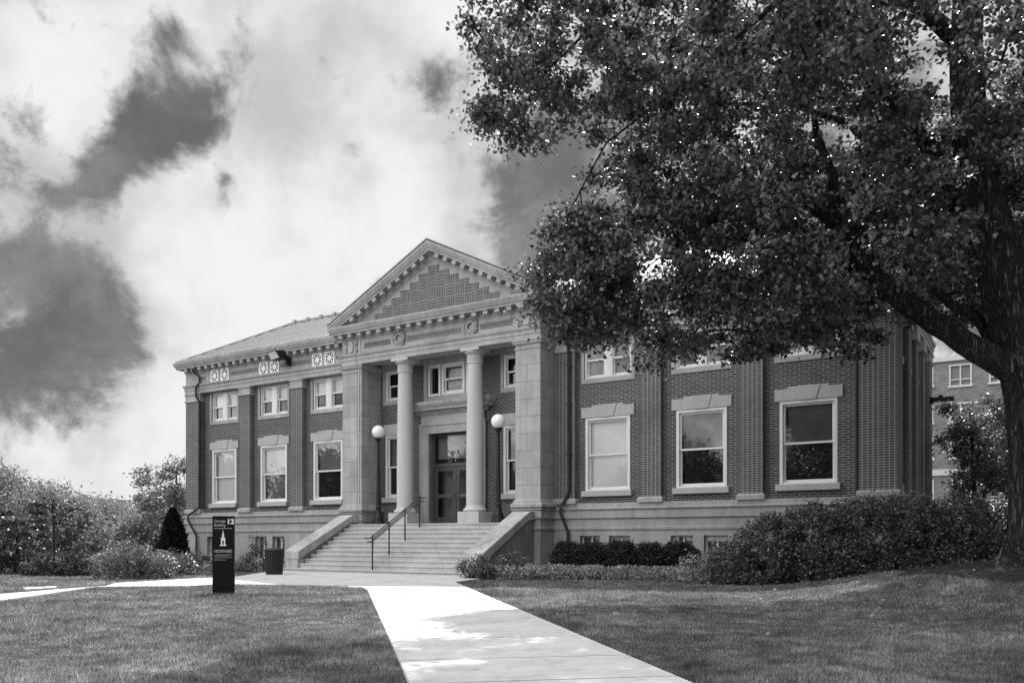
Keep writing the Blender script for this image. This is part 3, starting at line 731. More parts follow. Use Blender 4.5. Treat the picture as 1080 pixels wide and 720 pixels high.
def window_pair(c, hw=.92, z0=6.93, z1=8.30, kinds=('blinddim', 'dark')):
    st = MB(); o_ = .13
    st.box(c-hw-o_, c+hw+o_, YW-.03, YW+.12, z0-.17, z0); st.box(c-hw-o_, c-hw, YW-.03, YW+.12, z0, z1); st.box(c+hw, c+hw+o_, YW-.03, YW+.12, z0, z1); st.box(c-hw-o_, c+hw+o_, YW-.03, YW+.12, z1, z1+.06)
    wo = st.build('upper_window', 'stoneplain', BLD, bevel=.006)
    f = MB(); f.box(c-.10, c+.10, YW+.03, YW+.2, z0, z1)
    for sg in (-1, 1):
        xa, xb = (c-hw, c-.10) if sg < 0 else (c+.10, c+hw)
        f.box(xa, xb, YW+.04, YW+.2, z0, z0+.05); f.box(xa, xa+.07, YW+.04, YW+.2, z0+.05, z1); f.box(xb-.07, xb, YW+.04, YW+.2, z0+.05, z1); f.box(xa+.07, xb-.07, YW+.04, YW+.2, z1-.06, z1)
        s_ = MB(); dh_sash(s_, xa+.07, xb-.07, z0+.05, z1-.06, YW+.1, .05); s_.build('sash', 'winframe', wo); zm = (z0+z1)/2-.005
        MB().box(xa+.07, xb-.07, YW+.12, YW+.125, zm, z1-.06).build('pane', 'glass', wo); MB().box(xa+.07, xb-.07, YW+.175, YW+.18, z0+.05, zm).build('pane', 'glass', wo)
        MB().box(xa, xb, YW+.24, YW+.245, zm, z1).build('blind', kinds[0], wo); MB().box(xa, xb, YW+.26, YW+.265, z0, zm).build('blind', kinds[1], wo)
    f.build('frame', 'winframe', wo)
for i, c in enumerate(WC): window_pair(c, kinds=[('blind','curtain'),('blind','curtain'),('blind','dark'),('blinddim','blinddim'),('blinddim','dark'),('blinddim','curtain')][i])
# porch windows
for c in (13.37, 19.27):
    w_ = window_low(c, hw=.54, z0=2.88, z1=5.50, upper='curtain', lower='dark', ln=True)
    st = MB(); z0, z1 = 6.95, 8.2; hw = .55
    st.box(c-hw-.12, c+hw+.12, YW-.03, YW+.1, z0-.17, z0); st.box(c-hw-.12, c-hw, YW-.03, YW+.1, z0, z1); st.box(c+hw, c+hw+.12, YW-.03, YW+.1, z0, z1); st.box(c-hw-.12, c+hw+.12, YW-.03, YW+.1, z1, z1+.06)
    wo = st.build('upper_window', 'stoneplain', BLD)
    s_ = MB(); s_.box(c-hw, c-hw+.1, YW+.02, YW+.2, z0, z1); s_.box(c+hw-.1, c+hw, YW+.02, YW+.2, z0, z1); s_.box(c-hw+.1, c+hw-.1, YW+.02, YW+.2, z1-.08, z1); s_.box(c-hw+.1, c+hw-.1, YW+.02, YW+.2, z0, z0+.06)
    dh_sash(s_, c-hw+.1, c+hw-.1, z0+.06, z1-.08, YW+.08, .05); s_.build('sash', 'winframe', wo); MB().box(c-hw+.1, c+hw-.1, YW+.21, YW+.215, z0, z1).build('pane', 'glass', wo)
# triple window over the door
st = MB(); z0, z1 = 6.95, 8.2
st.box(14.88, 17.76, YW-.04, YW+.1, z0-.27, z0); st.box(14.88, 15.05, YW-.04, YW+.1, z0, z1+.07); st.box(17.6, 17.76, YW-.04, YW+.1, z0, z1+.07); st.box(15.05, 17.6, YW-.04, YW+.1, z1, z1+.07)
wo = st.build('upper_window', 'stoneplain', BLD); s_ = MB()
for (a, b) in ((15.07, 15.70), (15.76, 16.89), (16.95, 17.58)):
    s_.box(a, a+.1, YW, YW+.16, z0, z1); s_.box(b-.1, b, YW, YW+.16, z0, z1); s_.box(a+.1, b-.1, YW, YW+.16, z0, z0+.09); s_.box(a+.1, b-.1, YW, YW+.16, z1-.09, z1)
dh_sash(s_, 15.86, 16.79, z0+.09, z1-.09, YW+.05, .06); s_.build('sash', 'winframe', wo)
MB().box(15.1, 17.56, YW+.17, YW+.175, z0, z1).build('pane', 'glass', wo); MB().box(15.8, 16.85, YW+.24, YW+.245, z0, z1).build('blind', 'curtain', wo)
# side windows
for c in SC:
    for x, sg in ((L_-YW, 1),):
        for (z0, z1) in ((2.88, 5.53), (6.93, 8.3)):
            mb = MB(); ya, yb = c-.5, c+.5
            X0, X1 = x-.16, x+.02
            mb.box(X0, X1, ya, ya+.08, z0, z1); mb.box(X0, X1, yb-.08, yb, z0, z1); mb.box(X0, X1, ya+.08, yb-.08, z1-.08, z1); mb.box(X0, X1, ya+.08, yb-.08, z0, z0+.08); mb.box(x-.12, x-.05, ya+.08, yb-.08, (z0+z1)/2-.03, (z0+z1)/2+.03)
            wo = mb.build('side_window', 'winframe', BLD); MB().box(x-.1, x-.095, ya+.05, yb-.05, z0, z1).build('pane', 'glass', wo)
            MB().box(x-.1, x+.13, ya-.1, yb+.1, z0-.2, z0-.001).build('sill', 'trim', wo)
            if z1 < 6: MB().box(x-.1, x+.05, ya-.1, yb+.1, z1+.001, z1+.42).build('lintel', 'trim', wo)
            else: MB().box(x-.1, x+.04, ya-.12, yb+.12, z1+.001, z1+.047).build('lintel', 'trim', wo)

# ---- door surround + doors
d = MB(); dx0, dx1, dz1 = 15.15, 17.49, 5.42
d.box(dx0-.42, dx0, YW-.08, YW+.2, 1.752, dz1); d.box(dx1, dx1+.42, YW-.08, YW+.2, 1.752, dz1); d.box(dx0-.42, dx1+.42, YW-.08, YW+.2, dz1, dz1+.32)
d.box(dx0-.46, dx1+.46, YW-.12, YW+.1, dz1+.321, dz1+.40); d.box(dx0-.38, dx1+.38, YW-.09, YW+.1, dz1+.401, dz1+.75)
d.box(dx0-.45, dx0-.36, YW-.10, YW-.08, 1.752, dz1+.32); d.box(dx1+.36, dx1+.45, YW-.10, YW-.08, 1.752, dz1+.32); d.box(dx0-.09, dx0-.02, YW-.095, YW-.08, 1.752, dz1+.02)
DS = d.build('door_surround', 'stoneplain', BLD, bevel=.008)
hd = MB(); q = [(0,6.17),(.10,6.18),(.14,6.24),(.14,6.32),(.34,6.34),(.34,6.42),(.38,6.44),(.46,6.54),(.48,6.62),(.48,6.66),(0,6.74)]
hx0, hx1 = dx0-.42, dx1+.42
hd.sweep([(hx0, YW), (hx0, YW-.04), (hx1, YW-.04), (hx1, YW)], q)
hd.build('door_hood', 'stoneplain', DS)
dn = MB(); x = hx0
while x < hx1: dn.box(x, x+.07, YW-.26, YW-.12, 6.245, 6.315); x += .13
dn.build('dentils', 'stoneplain', DS)
DR = MB(); y = YW+.2
DR.box(dx0, dx0+.1, y, y+.12, 1.752, dz1); DR.box(dx1-.1, dx1, y, y+.12, 1.752, dz1); DR.box(dx0+.1, dx1-.1, y, y+.12, dz1-.09, dz1); DR.box(dx0+.1, dx1-.1, y-.01, y+.13, 4.08, 4.22)
DO = DR.build('doorway', 'door', BLD)
MB().box(dx0+.1, dx1-.1, y+.06, y+.065, 4.22, dz1-.09).build('transom_pane', 'glass', DO)
MB().box(dx0+.1, dx1-.1, y+.28, y+.285, 4.42, dz1-.09).build('transom_backing', 'curtain', DO)
for a, b, hs in ((dx0+.1, (dx0+dx1)/2-.01, 1), ((dx0+dx1)/2+.01, dx1-.1, -1)):
    q = MB(); y0, y1 = y+.03, y+.08; q.box(a, a+.15, y0, y1, 1.77, 4.07); q.box(b-.15, b, y0, y1, 1.77, 4.07); q.box(a+.15, b-.15, y0, y1, 1.77, 2.05); q.box(a+.15, b-.15, y0, y1, 3.92, 4.07); q.box(a+.15, b-.15, y0, y1, 2.82, 2.98)
    q.box((a+b)/2-.03 if hs > 0 else a+.3, (a+b)/2+.03 if hs > 0 else a+.36, y0+.005, y1-.005, 2.98, 3.92) if False else None
    do = q.build('door', 'door', DO); MB().box(a+.15, b-.15, y0+.02, y0+.025, 2.05, 3.92).build('pane', 'glass', do)
    hx = b-.08 if hs > 0 else a+.08
    MB().tube([(hx,y0,2.75),(hx,y0-.07,2.75),(hx,y0-.07,3.05),(hx,y0,3.05)], .014, 6).build('door_handle', 'steel', do)
    MB().box(a+.2, b-.2, y0-.04, y0-.01, 2.86, 2.92).build('push_bar', 'steel', do)
MB().box(dx0+.1, dx1-.1, y+.6, y+.62, 1.8, 4.1).build('vestibule_wall', 'curtain', DO)

# ---- steps, cheek walls, rail
NS = 11; RI = (1.75-GZ)/NS; TR = .30; YT = -1.6
st = MB()
for i in range(NS):
    z1 = 1.75-i*RI; y0 = YT-i*TR
    xa, xb = (12.43, 20.20)
    if i == NS-1: xa, xb = 11.5, 21.13
    yb = (YW+.15 if i == 0 else y0+TR+.06)
    st.box(xa, xb, y0+.028, yb, -.25 if i == NS-1 else z1-RI-.02, z1-.0551); st.box(xa, xb, y0, yb, z1-.055, z1)
SO = st.build('entrance_steps', 'steps', BLD, bevel=.012)
MB().box(A1+.0, A2, -1.6, YW+.14, 1.0, 1.58).build('porch_core', 'steps', SO)
for (a, b, nm) in ((11.80, 12.42, 'L'), (20.21, 20.83, 'R')):
    top = lambda y: 2.0 if y > -1.42 else 2.0-(-1.42-y)*(2.0-.56)/(4.25-1.42)
    body = [(-1.002,-.3),(-1.002,2.0),(-1.42,2.0),(-4.25,.50),(-4.25,-.3)]
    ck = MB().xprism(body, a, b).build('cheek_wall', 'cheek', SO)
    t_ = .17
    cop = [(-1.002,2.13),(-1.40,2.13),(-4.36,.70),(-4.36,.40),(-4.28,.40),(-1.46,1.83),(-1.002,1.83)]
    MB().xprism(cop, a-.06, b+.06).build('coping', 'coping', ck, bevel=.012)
    MB().box(a-.02, b+.02, -4.34, -4.0, -.3, .41).build('end_block', 'coping', ck, bevel=.01)
rl = empty('handrail'); rl.parent = BLD
hx = CXM-.1
pz = lambda y: 1.75 if y > YT else 1.75-RI*math.ceil((YT-y)/TR-1e-6)
line = lambda y: 1.0+.93+ (0)+(y+1.75)*(RI/TR)
for y in (-1.75, -2.62, -3.52, -4.42):
    p = MB().tube([(hx,y,max(pz(y),GZ)-.01),(hx,y,1.75+.98+(y+1.75)*.56+.06)], .028, 8).build('post', 'iron', rl)
zt = lambda y: 1.75+.95+(y+1.75)*.56
for k, dz in enumerate((0, -.13)):
    for dxx in (-.07, .07):
        MB().tube([(hx+dxx,-1.45,zt(-1.7)+dz),(hx+dxx,-1.7,zt(-1.7)+dz),(hx+dxx,-4.45,zt(-4.45)+dz),(hx+dxx,-4.75,zt(-4.45)+dz)], .024, 6).build('rail', 'steel', rl) if k == 0 else None
MB().tube([(hx,-1.45,zt(-1.7)-.13),(hx,-1.7,zt(-1.7)-.13),(hx,-4.45,zt(-4.45)-.13),(hx,-4.7,zt(-4.45)-.13)], .022, 6).build('rail', 'steel', rl)
for y in (-1.75, -2.62, -3.52, -4.42): MB().box(hx-.09, hx+.09, y-.02, y+.02, zt(y)-.03, zt(y)-.005).build('bracket', 'iron', rl)

# ---- downspouts
MB().tube([(.95,-.35,9.5),(.95,-.18,9.33),(1.16,-.10,9.15),(1.20,-.10,8.85),(.98,-.16,8.62),(.96,-.13,8.2),(1.13,-.07,7.9),(1.13,-.07,2.75),(.5,-.24,2.3),(.5,-.24,2.1),(.95,-.1,1.3),(.95,-.1,-.1)], .055, 8).build('downspout', 'pipe', BLD, smooth=True)
MB().tube([(21.75,-.3,9.5),(21.75,-.12,9.2),(21.75,-.1,2.9),(21.62,-.1,2.62),(21.48,-.22,2.35),(21.48,-.25,2.1),(21.72,-.12,1.4),(21.72,-.12,-.1)], .055, 8).build('downspout', 'pipe', BLD, smooth=True)
MB().tube([(L_-1.15,-.3,9.5),(L_-1.15,.1,9.2),(L_-1.15,.12,2.5)], .06, 8).build('downspout', 'pipe', BLD, smooth=True)
for (x, y, zs) in ((1.13, -.07, (4.2, 6.0, 7.2)), (21.75, -.1, (4.2, 6.0, 7.4))):
    for z in zs: MB().box(x-.08, x+.08, y-.065, y+.07, z, z+.05).build('pipe_strap', 'pipe', BLD)
# ---- floodlight
fx = 7.1
fl = MB(); fl.add([(fx-.32,-.85,9.50),(fx+.28,-.85,9.61),(fx+.33,-.25,9.64),(fx-.27,-.25,9.56),(fx-.17,-.70,9.14),(fx+.43,-.66,9.24),(fx+.43,-.25,9.3),(fx-.15,-.25,9.22)],
       [(0,1,2,3),(4,7,6,5),(0,4,5,1),(1,5,6,2),(2,6,7,3),(3,7,4,0)])
fl.box(fx+.25, fx+.37, -.26, .0, 9.0, 9.35); fo = fl.build('floodlight', 'iron', BLD, bevel=.02)
a, b, c, d_ = [Vector(v) for v in ((fx-.32,-.85,9.50),(fx+.28,-.85,9.61),(fx+.43,-.66,9.24),(fx-.17,-.70,9.14))]
nn_ = (b-a).cross(d_-a).normalized(); nn_ = nn_ if nn_.y < 0 else -nn_
cc = (a+b+c+d_)/4
MB().quad(*[tuple(cc+(v-cc)*.78+nn_*.02) for v in (a, b, c, d_)]).build('lens', 'lampglass', fo)
# wall light on the far end of the side wall
wl = MB(); wl.box(L_, L_+.12, 8.9, 9.1, 6.35, 6.6); wl.box(L_+.1, L_+.85, 8.86, 9.14, 6.42, 6.58); wl.box(L_+.3, L_+.45, 8.9, 9.1, 6.58, 6.66); wl.build('wall_light', 'iron', BLD, bevel=.01)

# ================================================================== LAMP POSTS on the porch
def lamp_post():
    t_ = empty('lamp_post')
    tag(t_, label='x', cat='lamp', group='globe lamps on the porch')
    MB().lathe([(.26,0),(.26,.10),(.22,.14),(.20,.30),(.15,.42),(.12,.52),(.105,.62),(.125,.66),(.125,.72),(.10,.76)], n=24, fl=.06, nf=1).build('base', 'iron', t_)
    MB().lathe([(.095,.76),(.06,3.25),(.075,3.27),(.075,3.32),(.055,3.35),(.08,3.42),(.15,3.50),(.15,3.54)], n=24, fl=.07, nf=1).build('pole', 'iron', t_)
    MB().sphere((0, 0, 3.80), .27, 32, 20).build('globe', 'globe', t_, smooth=True); return t_
lp = lamp_post(); p = W(13.18, -.62); lp.location = (p.x, p.y, 1.75)
lp['label'] = 'black post lamp with white globe between the left stone pier and the left column'
l2 = copy_tree(lp); p = W(19.05, -.62); l2.location = (p.x, p.y, 1.75); l2['label'] = 'black post lamp with white globe between the right column and the right stone pier'

# ================================================================== TRASH CAN
tcx, tcy = -8.15, 28.6
tr = empty('trash_can', (tcx, tcy, PZ), label='round dark slatted trash can at the foot of the left stair wall', cat='trash can')
b = MB(); n = 28
for i in range(n):
    a = 2*PI*i/n; m_ = Matrix.Rotation(a, 3, 'Z')
    vs = []
    for (rr, z, hw) in ((.27, .06, .024), (.315, .82, .029)):
        for s1, s2 in ((-1, 0), (1, 0), (1, 1), (-1, 1)): vs.append(tuple(m_@Vector((rr+.018*s2, hw*s1, z))))
    b.add(vs, [(0,3,2,1),(4,5,6,7),(0,1,5,4),(1,2,6,5),(2,3,7,6),(3,0,4,7)])
b.build('slats', 'trash', tr); MB().lathe([(.25,.03),(.255,.08),(.295,.80)], n=32).build('liner', 'ventblk', tr)
MB().lathe([(.31,.80),(.345,.81),(.345,.85),(.30,.88),(.20,.90),(.19,.87)], n=32).build('rim', 'trash', tr, smooth=True); MB().lathe([(.28,0),(.28,.05),(.26,.06)], n=32).build('foot_ring', 'trash', tr)

# ================================================================== SIGN
sx, sy = G(236, 627)
sg = empty('campus_sign', (sx, sy, GZ), R(9), label='tall black monolith sign with white tower emblem and number 12 on the lawn', cat='sign')
SW, SH, ST = .232, 1.775, .08
MB().box(-SW, SW, -ST, ST, -.05, SH).build('sign_panel', 'signblk', sg, bevel=.006)
def text(body, size, x, z, m, name, ax='LEFT', w_=None, bold=0, parent=sg, yy=-ST-.002):
    cu = bpy.data.curves.new(name, 'FONT'); cu.body = body; cu.size = size; cu.align_x = ax; cu.extrude = .001; cu.offset = bold
    to = bpy.data.objects.new('tmp', cu); COL.objects.link(to); dg = bpy.context.evaluated_depsgraph_get(); me = bpy.data.meshes.new_from_object(to.evaluated_get(dg)); bpy.data.objects.remove(to)
    me.name = name; me.materials.clear(); me.materials.append(M[m]); o = bpy.data.objects.new(name, me); COL.objects.link(o); o.parent = parent
    xs = [v.co.x for v in me.vertices]; wdt = max(xs)-min(xs); s_ = 1 if w_ is None else w_/wdt
    o.location = (x, yy, z); o.rotation_euler = (R(90), 0, 0); o.scale = (s_, 1, 1); return o
text('Carnegie', .085, -.195, 1.635, 'signtxt', 'lettering', w_=.25, bold=.002); text('Building', .085, -.195, 1.545, 'signtxt', 'lettering', w_=.24, bold=.002)
text('12', .155, .075, 1.60, 'signwht', 'number', w_=.14, bold=.006)
text('HOWARD', .092, -.19, .905+.05, 'signtxt', 'lettering', w_=.38, bold=.003); text('UNIVERSITY', .068, -.19, .905-.035, 'signtxt', 'lettering', w_=.375)
text('2395 6th Street', .046, -.19, .775, 'signtxt', 'lettering', w_=.255)
q = MB(); q.box(-.195, .195, -ST-.004, -ST-.0, 1.490, 1.503); q.box(-.195, .195, -ST-.004, -ST, .838, .846); q.build('rule_line', 'signtxt', sg)
em = MB(); y0, y1 = -ST-.006, -ST
em.yprism([(-.075,1.105),(.075,1.105),(.06,1.135),(-.06,1.135)], y0, y1); em.yprism([(-.045,1.136),(-.018,1.136),(-.018,1.27),(-.04,1.30),(-.045,1.28)], y0, y1); em.yprism([(.018,1.136),(.045,1.136),(.045,1.28),(.04,1.30),(.018,1.27)], y0, y1)
em.yprism([(-.0175,1.225),(.0175,1.225),(.0175,1.31),(-.0175,1.31)], y0, y1); em.yprism([(-.034,1.318),(.034,1.318),(.02,1.34),(.018,1.37),(-.018,1.37),(-.02,1.34)], y0, y1); em.yprism([(-.016,1.375),(.016,1.375),(.004,1.43),(.0,1.47),(-.004,1.43)], y0, y1)
em.build('tower_emblem', 'signwht', sg)

# ================================================================== FOLIAGE
LEAF5 = (np.array([(0,0,0),(-.34,.12,.06),(-.50,.50,.12),(-.18,.58,.05),(0,1.0,0),(.18,.58,.05),(.50,.50,.12),(.34,.12,.06)]), np.array([0,4,3,2,1, 0,7,6,5,4]), 5)
LEAF6 = (np.array([(0,0,0),(-.40,.32,.10),(-.24,.62,.05),(0,1,0),(.24,.62,.05),(.42,.34,.10)]), np.array([0,3,2,1, 0,5,4,3]), 4)
LEAF4 = (np.array([(0,0,0),(-.32,.45,.10),(0,1,0),(.32,.45,.10)]), np.array([0,3,2, 0,2,1]), 3)
BLADE = (np.array([(-.5,0,0),(.5,0,0),(0,1,0)]), np.array([0,1,2]), 3)
NEED = (np.array([(-.14,0,0),(.14,0,0),(.05,1,0),(-.05,1,0)]), np.array([0,1,2,3]), 4)
def leaves(name, pos, size, m, parent=None, tmpl=LEAF5, updir=None, droop=.0, spread=1.0):
    n = len(pos); V, F, k = tmpl
    # leaf axis (y) and normal (z)
    ax = rng.normal(size=(n, 3)); ax[:, 2] = ax[:, 2]*.6-droop
    if updir is not None: ax = ax*spread+updir
    ax /= np.linalg.norm(ax, axis=1)[:, None]
    nr = rng.normal(size=(n, 3))*.8; nr[:, 2] += 1.0
    nr -= ax*np.sum(nr*ax, 1)[:, None]; nr /= np.linalg.norm(nr, axis=1)[:, None]+1e-9
    xx = np.cross(ax, nr)
    s_ = np.asarray(size)*np.ones(n) if np.ndim(size) else size*rng.uniform(.7, 1.25, n)
    P_ = pos[:, None, :]+s_[:, None, None]*(V[None, :, 0, None]*xx[:, None, :]+V[None, :, 1, None]*ax[:, None, :]+V[None, :, 2, None]*nr[:, None, :])
    idx = (F[None, :]+(np.arange(n)*len(V))[:, None]).ravel()
    return mesh_np(name, P_.reshape(-1, 3), (idx, k), m, parent)
def blob(c, r_, n, shell=.5):
    """random points in an ellipsoid, pushed toward its surface"""
    d = rng.normal(size=(n, 3)); d /= np.linalg.norm(d, axis=1)[:, None]; u = rng.uniform(0, 1, n)**(1/3)
    u = u*(1-shell)+shell*rng.uniform(.75, 1.0, n)
    return np.array(c)+d*u[:, None]*np.array(r_)
def lumpy(ells, n_cl, cl_r, per, shell=.6, flat=.75):
    cs = []
    vol = np.array([e[1][0]*e[1][1]*e[1][2] for e in ells])**(2/3); cnt = np.maximum(1, (n_cl*vol/vol.sum()).astype(int))
    for (c, r_), k in zip(ells, cnt): cs.append(blob(c, r_, k, shell))
    cs = np.concatenate(cs); rad = cl_r*rng.uniform(.6, 1.3, len(cs))
    pts = cs[:, None, :]+rng.normal(size=(len(cs), per, 3))*.5*rad[:, None, None]*np.array([1, 1, flat])
    return cs, pts.reshape(-1, 3)

def gtree(name, base, ells, n_cl, cl_r, per, leaf, m, trunk_r, trunk_top, label, cat='tree', group=None, tmpl=LEAF4, branches=14, zmin=None):
    t_ = empty(name, tuple(base), label=label, cat=cat, group=group)
    bb = np.array(base); cs, pts = lumpy([(np.array(c)-bb, r_) for c, r_ in ells], n_cl, cl_r, per)
    if zmin is not None: pts = pts[pts[:, 2] > zmin]
    leaves('crown', pts, leaf, m, t_, tmpl)
    mb = MB(); top = np.array(trunk_top)-bb
    mb.tube([(0,0,-.1), tuple(top*.35+rng.normal(size=3)*.05), tuple(top*.7+rng.normal(size=3)*.08), tuple(top)], [trunk_r*1.25, trunk_r, trunk_r*.75, trunk_r*.3], 8)
    for i in range(min(branches, len(cs))):
        c = cs[rng.integers(len(cs))]; s0 = top*rng.uniform(.35, .9); mid = (s0+c)/2+np.array([0,0,.1*np.linalg.norm(c-s0)])
        mb.tube([tuple(s0), tuple(mid), tuple(c)], [trunk_r*.35, trunk_r*.22, trunk_r*.06], 5)
    mb.build('trunk', 'bark', t_, smooth=True); return t_

# ---- the big maple
def big_maple():
    Y0 = 16.6
    def P(px, py, y=Y0): return ((px-540)/880*y, y, EYE+(568-py)/880*y)
    root = empty('maple_tree', (10.45, Y0, float(gz(10.45, Y0))), label='huge dark maple with furrowed trunk standing at the right edge of the lawn', cat='tree')
    rb = Vector(root.location)
    # trunk: lofted rings with flutes and root flare
    mb = MB(); rings = [(1102,612,.98),(1101,597,.84),(1100,585,.70),(1099,565,.60),(1097,530,.545),(1096,480,.53),(1093,430,.53),(1090,395,.56),(1083,360,.56),(1070,325,.52),(1058,285,.45),(1045,240,.39),(1032,195,.34),(1024,150,.315),(1021,100,.30),(1019,50,.28),(1021,0,.26),(1026,-70,.25),(1030,-150,.19),(1036,-240,.12),(1040,-330,.05)]
    n = 40; vs = []
    for j, (px, py, r_) in enumerate(rings):
        c = P(px, py); fl = max(0, (575-560)/20) if False else 0
        for i in range(n):
            a = 2*PI*i/n
            f = 1+.06*math.sin(a*6+j*.35)+.045*math.sin(a*13-j*.5)
            if py > 575: f += (.10+.16*(py-575)/40)*max(0, math.sin(a*5+.9))**1.5
            if py > 590 and math.cos(a-PI*1.02) > 0: f += .45*max(0, math.cos(a-PI*1.02))**10
            vs.append((c[0]+r_*f*math.cos(a)-rb.x, c[1]+r_*f*math.sin(a)-rb.y, c[2]-rb.z))
    mb.add(vs, [(j*n+i, j*n+(i+1) % n, (j+1)*n+(i+1) % n, (j+1)*n+i) for j in range(len(rings)-1) for i in range(n)])
    limbs = [
     [(1078,392,0,.30),(1050,380,.05,.27),(1015,360,.2,.245),(985,340,.35,.235),(958,322,.5,.225),(930,298,.7,.20),(905,268,.9,.175),(886,240,1.0,.15),(880,212,1.1,.13),(879,185,1.2,.11),(868,160,1.3,.09),(858,120,1.3,.06),(850,80,1.4,.03)],
     [(886,240,1.0,.13),(850,215,1.3,.10),(810,205,1.6,.07),(760,215,1.9,.045),(700,240,2.0,.02)],
     [(945,312,.6,.12),(900,318,.9,.08),(840,300,1.2,.06),(770,305,1.6,.04),(690,320,1.9,.02)],
     [(1060,372,.3,.17),(1035,340,.6,.13),(1005,322,.9,.10),(975,300,1.2,.08),(940,260,1.6,.06),(900,200,2.0,.03)],
     [(1040,225,0,.26),(1010,205,-.1,.20),(990,175,-.2,.17),(972,145,-.3,.145),(955,118,-.4,.12),(925,85,-.6,.09),(880,60,-.8,.06),(820,45,-1.,.04),(740,50,-1.,.02)],
     [(1032,230,.2,.22),(1000,222,.4,.15),(968,190,.6,.12),(940,165,.8,.10),(895,130,1.,.07),(830,110,1.2,.05),(760,110,1.2,.03),(690,120,1.,.015)],
     [(1022,60,0,.2),(985,20,-.3,.15),(930,-20,-.6,.12),(840,-60,-1,.09),(740,-80,-1.2,.06),(640,-70,-1,.035),(560,-10,-.7,.02),(535,60,-.5,.012)],
     [(1025,20,0,.18),(1060,-60,.4,.13),(1120,-140,.8,.09),(1200,-200,1.2,.05)],
     [(1085,340,-.3,.34),(1115,290,-.6,.26),(1150,220,-1,.2),(1200,120,-1.4,.13),(1250,20,-2,.07)],
     [(905,268,.9,.10),(890,300,1.5,.07),(850,335,2.0,.05),(800,350,2.4,.03),(740,350,2.7,.015)],
     [(700,-75,-1.1,.05),(640,10,-.5,.035),(598,55,-.2,.022),(570,85,0,.014),(550,110,0,.008)],
     [(860,-50,-.9,.06),(800,20,.2,.05),(720,90,.6,.03),(640,150,.8,.02),(590,250,1.0,.012)]]
    sk = []
    for L in limbs:
        pts = []; rad = []
        for (px, py, dy, r_) in L:
            p = P(px, py, Y0); p = (p[0]*(Y0+dy)/Y0, Y0+dy, EYE+(p[2]-EYE)*(Y0+dy)/Y0); pts.append(Vector(p)-rb); rad.append(r_)
        # subdivide with wobble
        q = []; qr = []
        for i in range(len(pts)-1):
            for t_ in (0, .5): 
                w_ = Vector(rng.normal(size=3))*.04*(0 if t_ == 0 else 1); q.append(pts[i].lerp(pts[i+1], t_)+w_); qr.append(rad[i]+(rad[i+1]-rad[i])*t_)
        q.append(pts[-1]); qr.append(rad[-1]); mb.tube(q, qr, 10)
        sk += [(tuple(a), b) for a, b in zip(q, qr)]
    # crown
    ell = [((10.2,17.0,13.2),(8.4,6.6,5.0)),((3.6,16.6,12.2),(4.5,3.8,3.2)),((.15,16.5,9.75),(.95,.9,.62)),((.6,16.4,11.2),(1.6,1.6,1.2)),
           ((4.05,18.2,6.95),(3.65,2.8,2.0)),((6.4,17.4,7.1),(3.2,4.0,2.25)),((5.8,16.8,9.6),(4.6,4.3,2.4)),((1.5,18.0,6.9),(1.2,1.4,1.45)),((3.2,17.2,9.6),(1.2,2.5,1.3)),((12.5,22.5,9.6),(4.5,3.2,2.6)),
           ((12.6,18.6,9.2),(4.2,4.2,2.8)),((10.0,20.6,8.8),(3.6,2.4,2.4)),((7.5,13.2,9.8),(4.0,2.6,2.0)),((14.5,15.0,10.5),(4.5,4.5,3.0))]
    dens_ = [410,175,15,34,235,225,215,70,30,190,190,200,130,130]
    cs = []
    for (c, r_), k in zip(ell, dens_): cs.append(blob(c, r_, k, .6))
    cs = np.concatenate(cs)-np.array(rb)
    # keep the gap of sky around the low limb and trunk fork
    w_ = cs+np.array(rb); px = 540+880*w_[:, 0]/w_[:, 1]; py = 568-880*(w_[:, 2]-EYE)/w_[:, 1]
    hgt = w_[:, 2]; keep = hgt > 4.75
    keep &= ~((w_[:, 0] > 8.0) & (w_[:, 0] < 11) & (hgt < 6.6))
    # open the crown in front of the stem and the low limb
    lx_ = np.interp(px, [858,880,886,905,930,958,985,1050,1078], [120,212,240,268,298,322,340,380,392])
    keep &= ~((px > 862) & (px < 1075) & (np.abs(py-lx_) < np.where(px > 915, 33, 40)) & (w_[:, 1] < 18.2) & (rng.uniform(0, 1, len(px)) < .97))
    sx_ = np.interp(py, [0,100,195,240,285,325,360], [1021,1021,1034,1046,1058,1068,1078])
    keep &= ~((np.abs(px-sx_) < 42) & (py < 400) & (w_[:, 1] < 16.8) & (rng.uniform(0, 1, len(px)) < np.where(py < 170, .55, .85)))
    keep &= ~((np.abs(px-880) < 32) & (py > 120) & (py < 235) & (w_[:, 1] < 17.9))
    cs = cs[keep]
    skp = np.array([s[0] for s in sk]); skr = [s[1] for s in sk]
    order = np.argsort(np.min(np.linalg.norm(cs[:, None, :]-skp[None, :, :], axis=2), axis=1))
    pts_list = [tuple(p) for p in skp]; P3 = np.zeros((len(pts_list)+3*len(cs), 3)); P3[:len(pts_list)] = skp; cnt = len(pts_list)
    for i in order:
        c = cs[i]; d_ = np.linalg.norm(P3[:cnt]-c, axis=1); j = int(np.argmin(d_)); s0 = P3[j]; L = d_[j]
        if L > .2:
            mid = (s0+c)/2+np.array([rng.normal()*.08, rng.normal()*.08, .08*L+rng.normal()*.06]); r0 = min(.012+.012*L, .04)
            mb.tube([tuple(s0), tuple(mid), tuple(c)], [r0, r0*.7, .005], 4, cap=False); P3[cnt] = mid; cnt += 1
        P3[cnt] = c; cnt += 1
    mb.build('trunk', 'bark', root, smooth=True)
    per = 140; n_ = len(cs); rad = rng.uniform(.22, .52, n_)
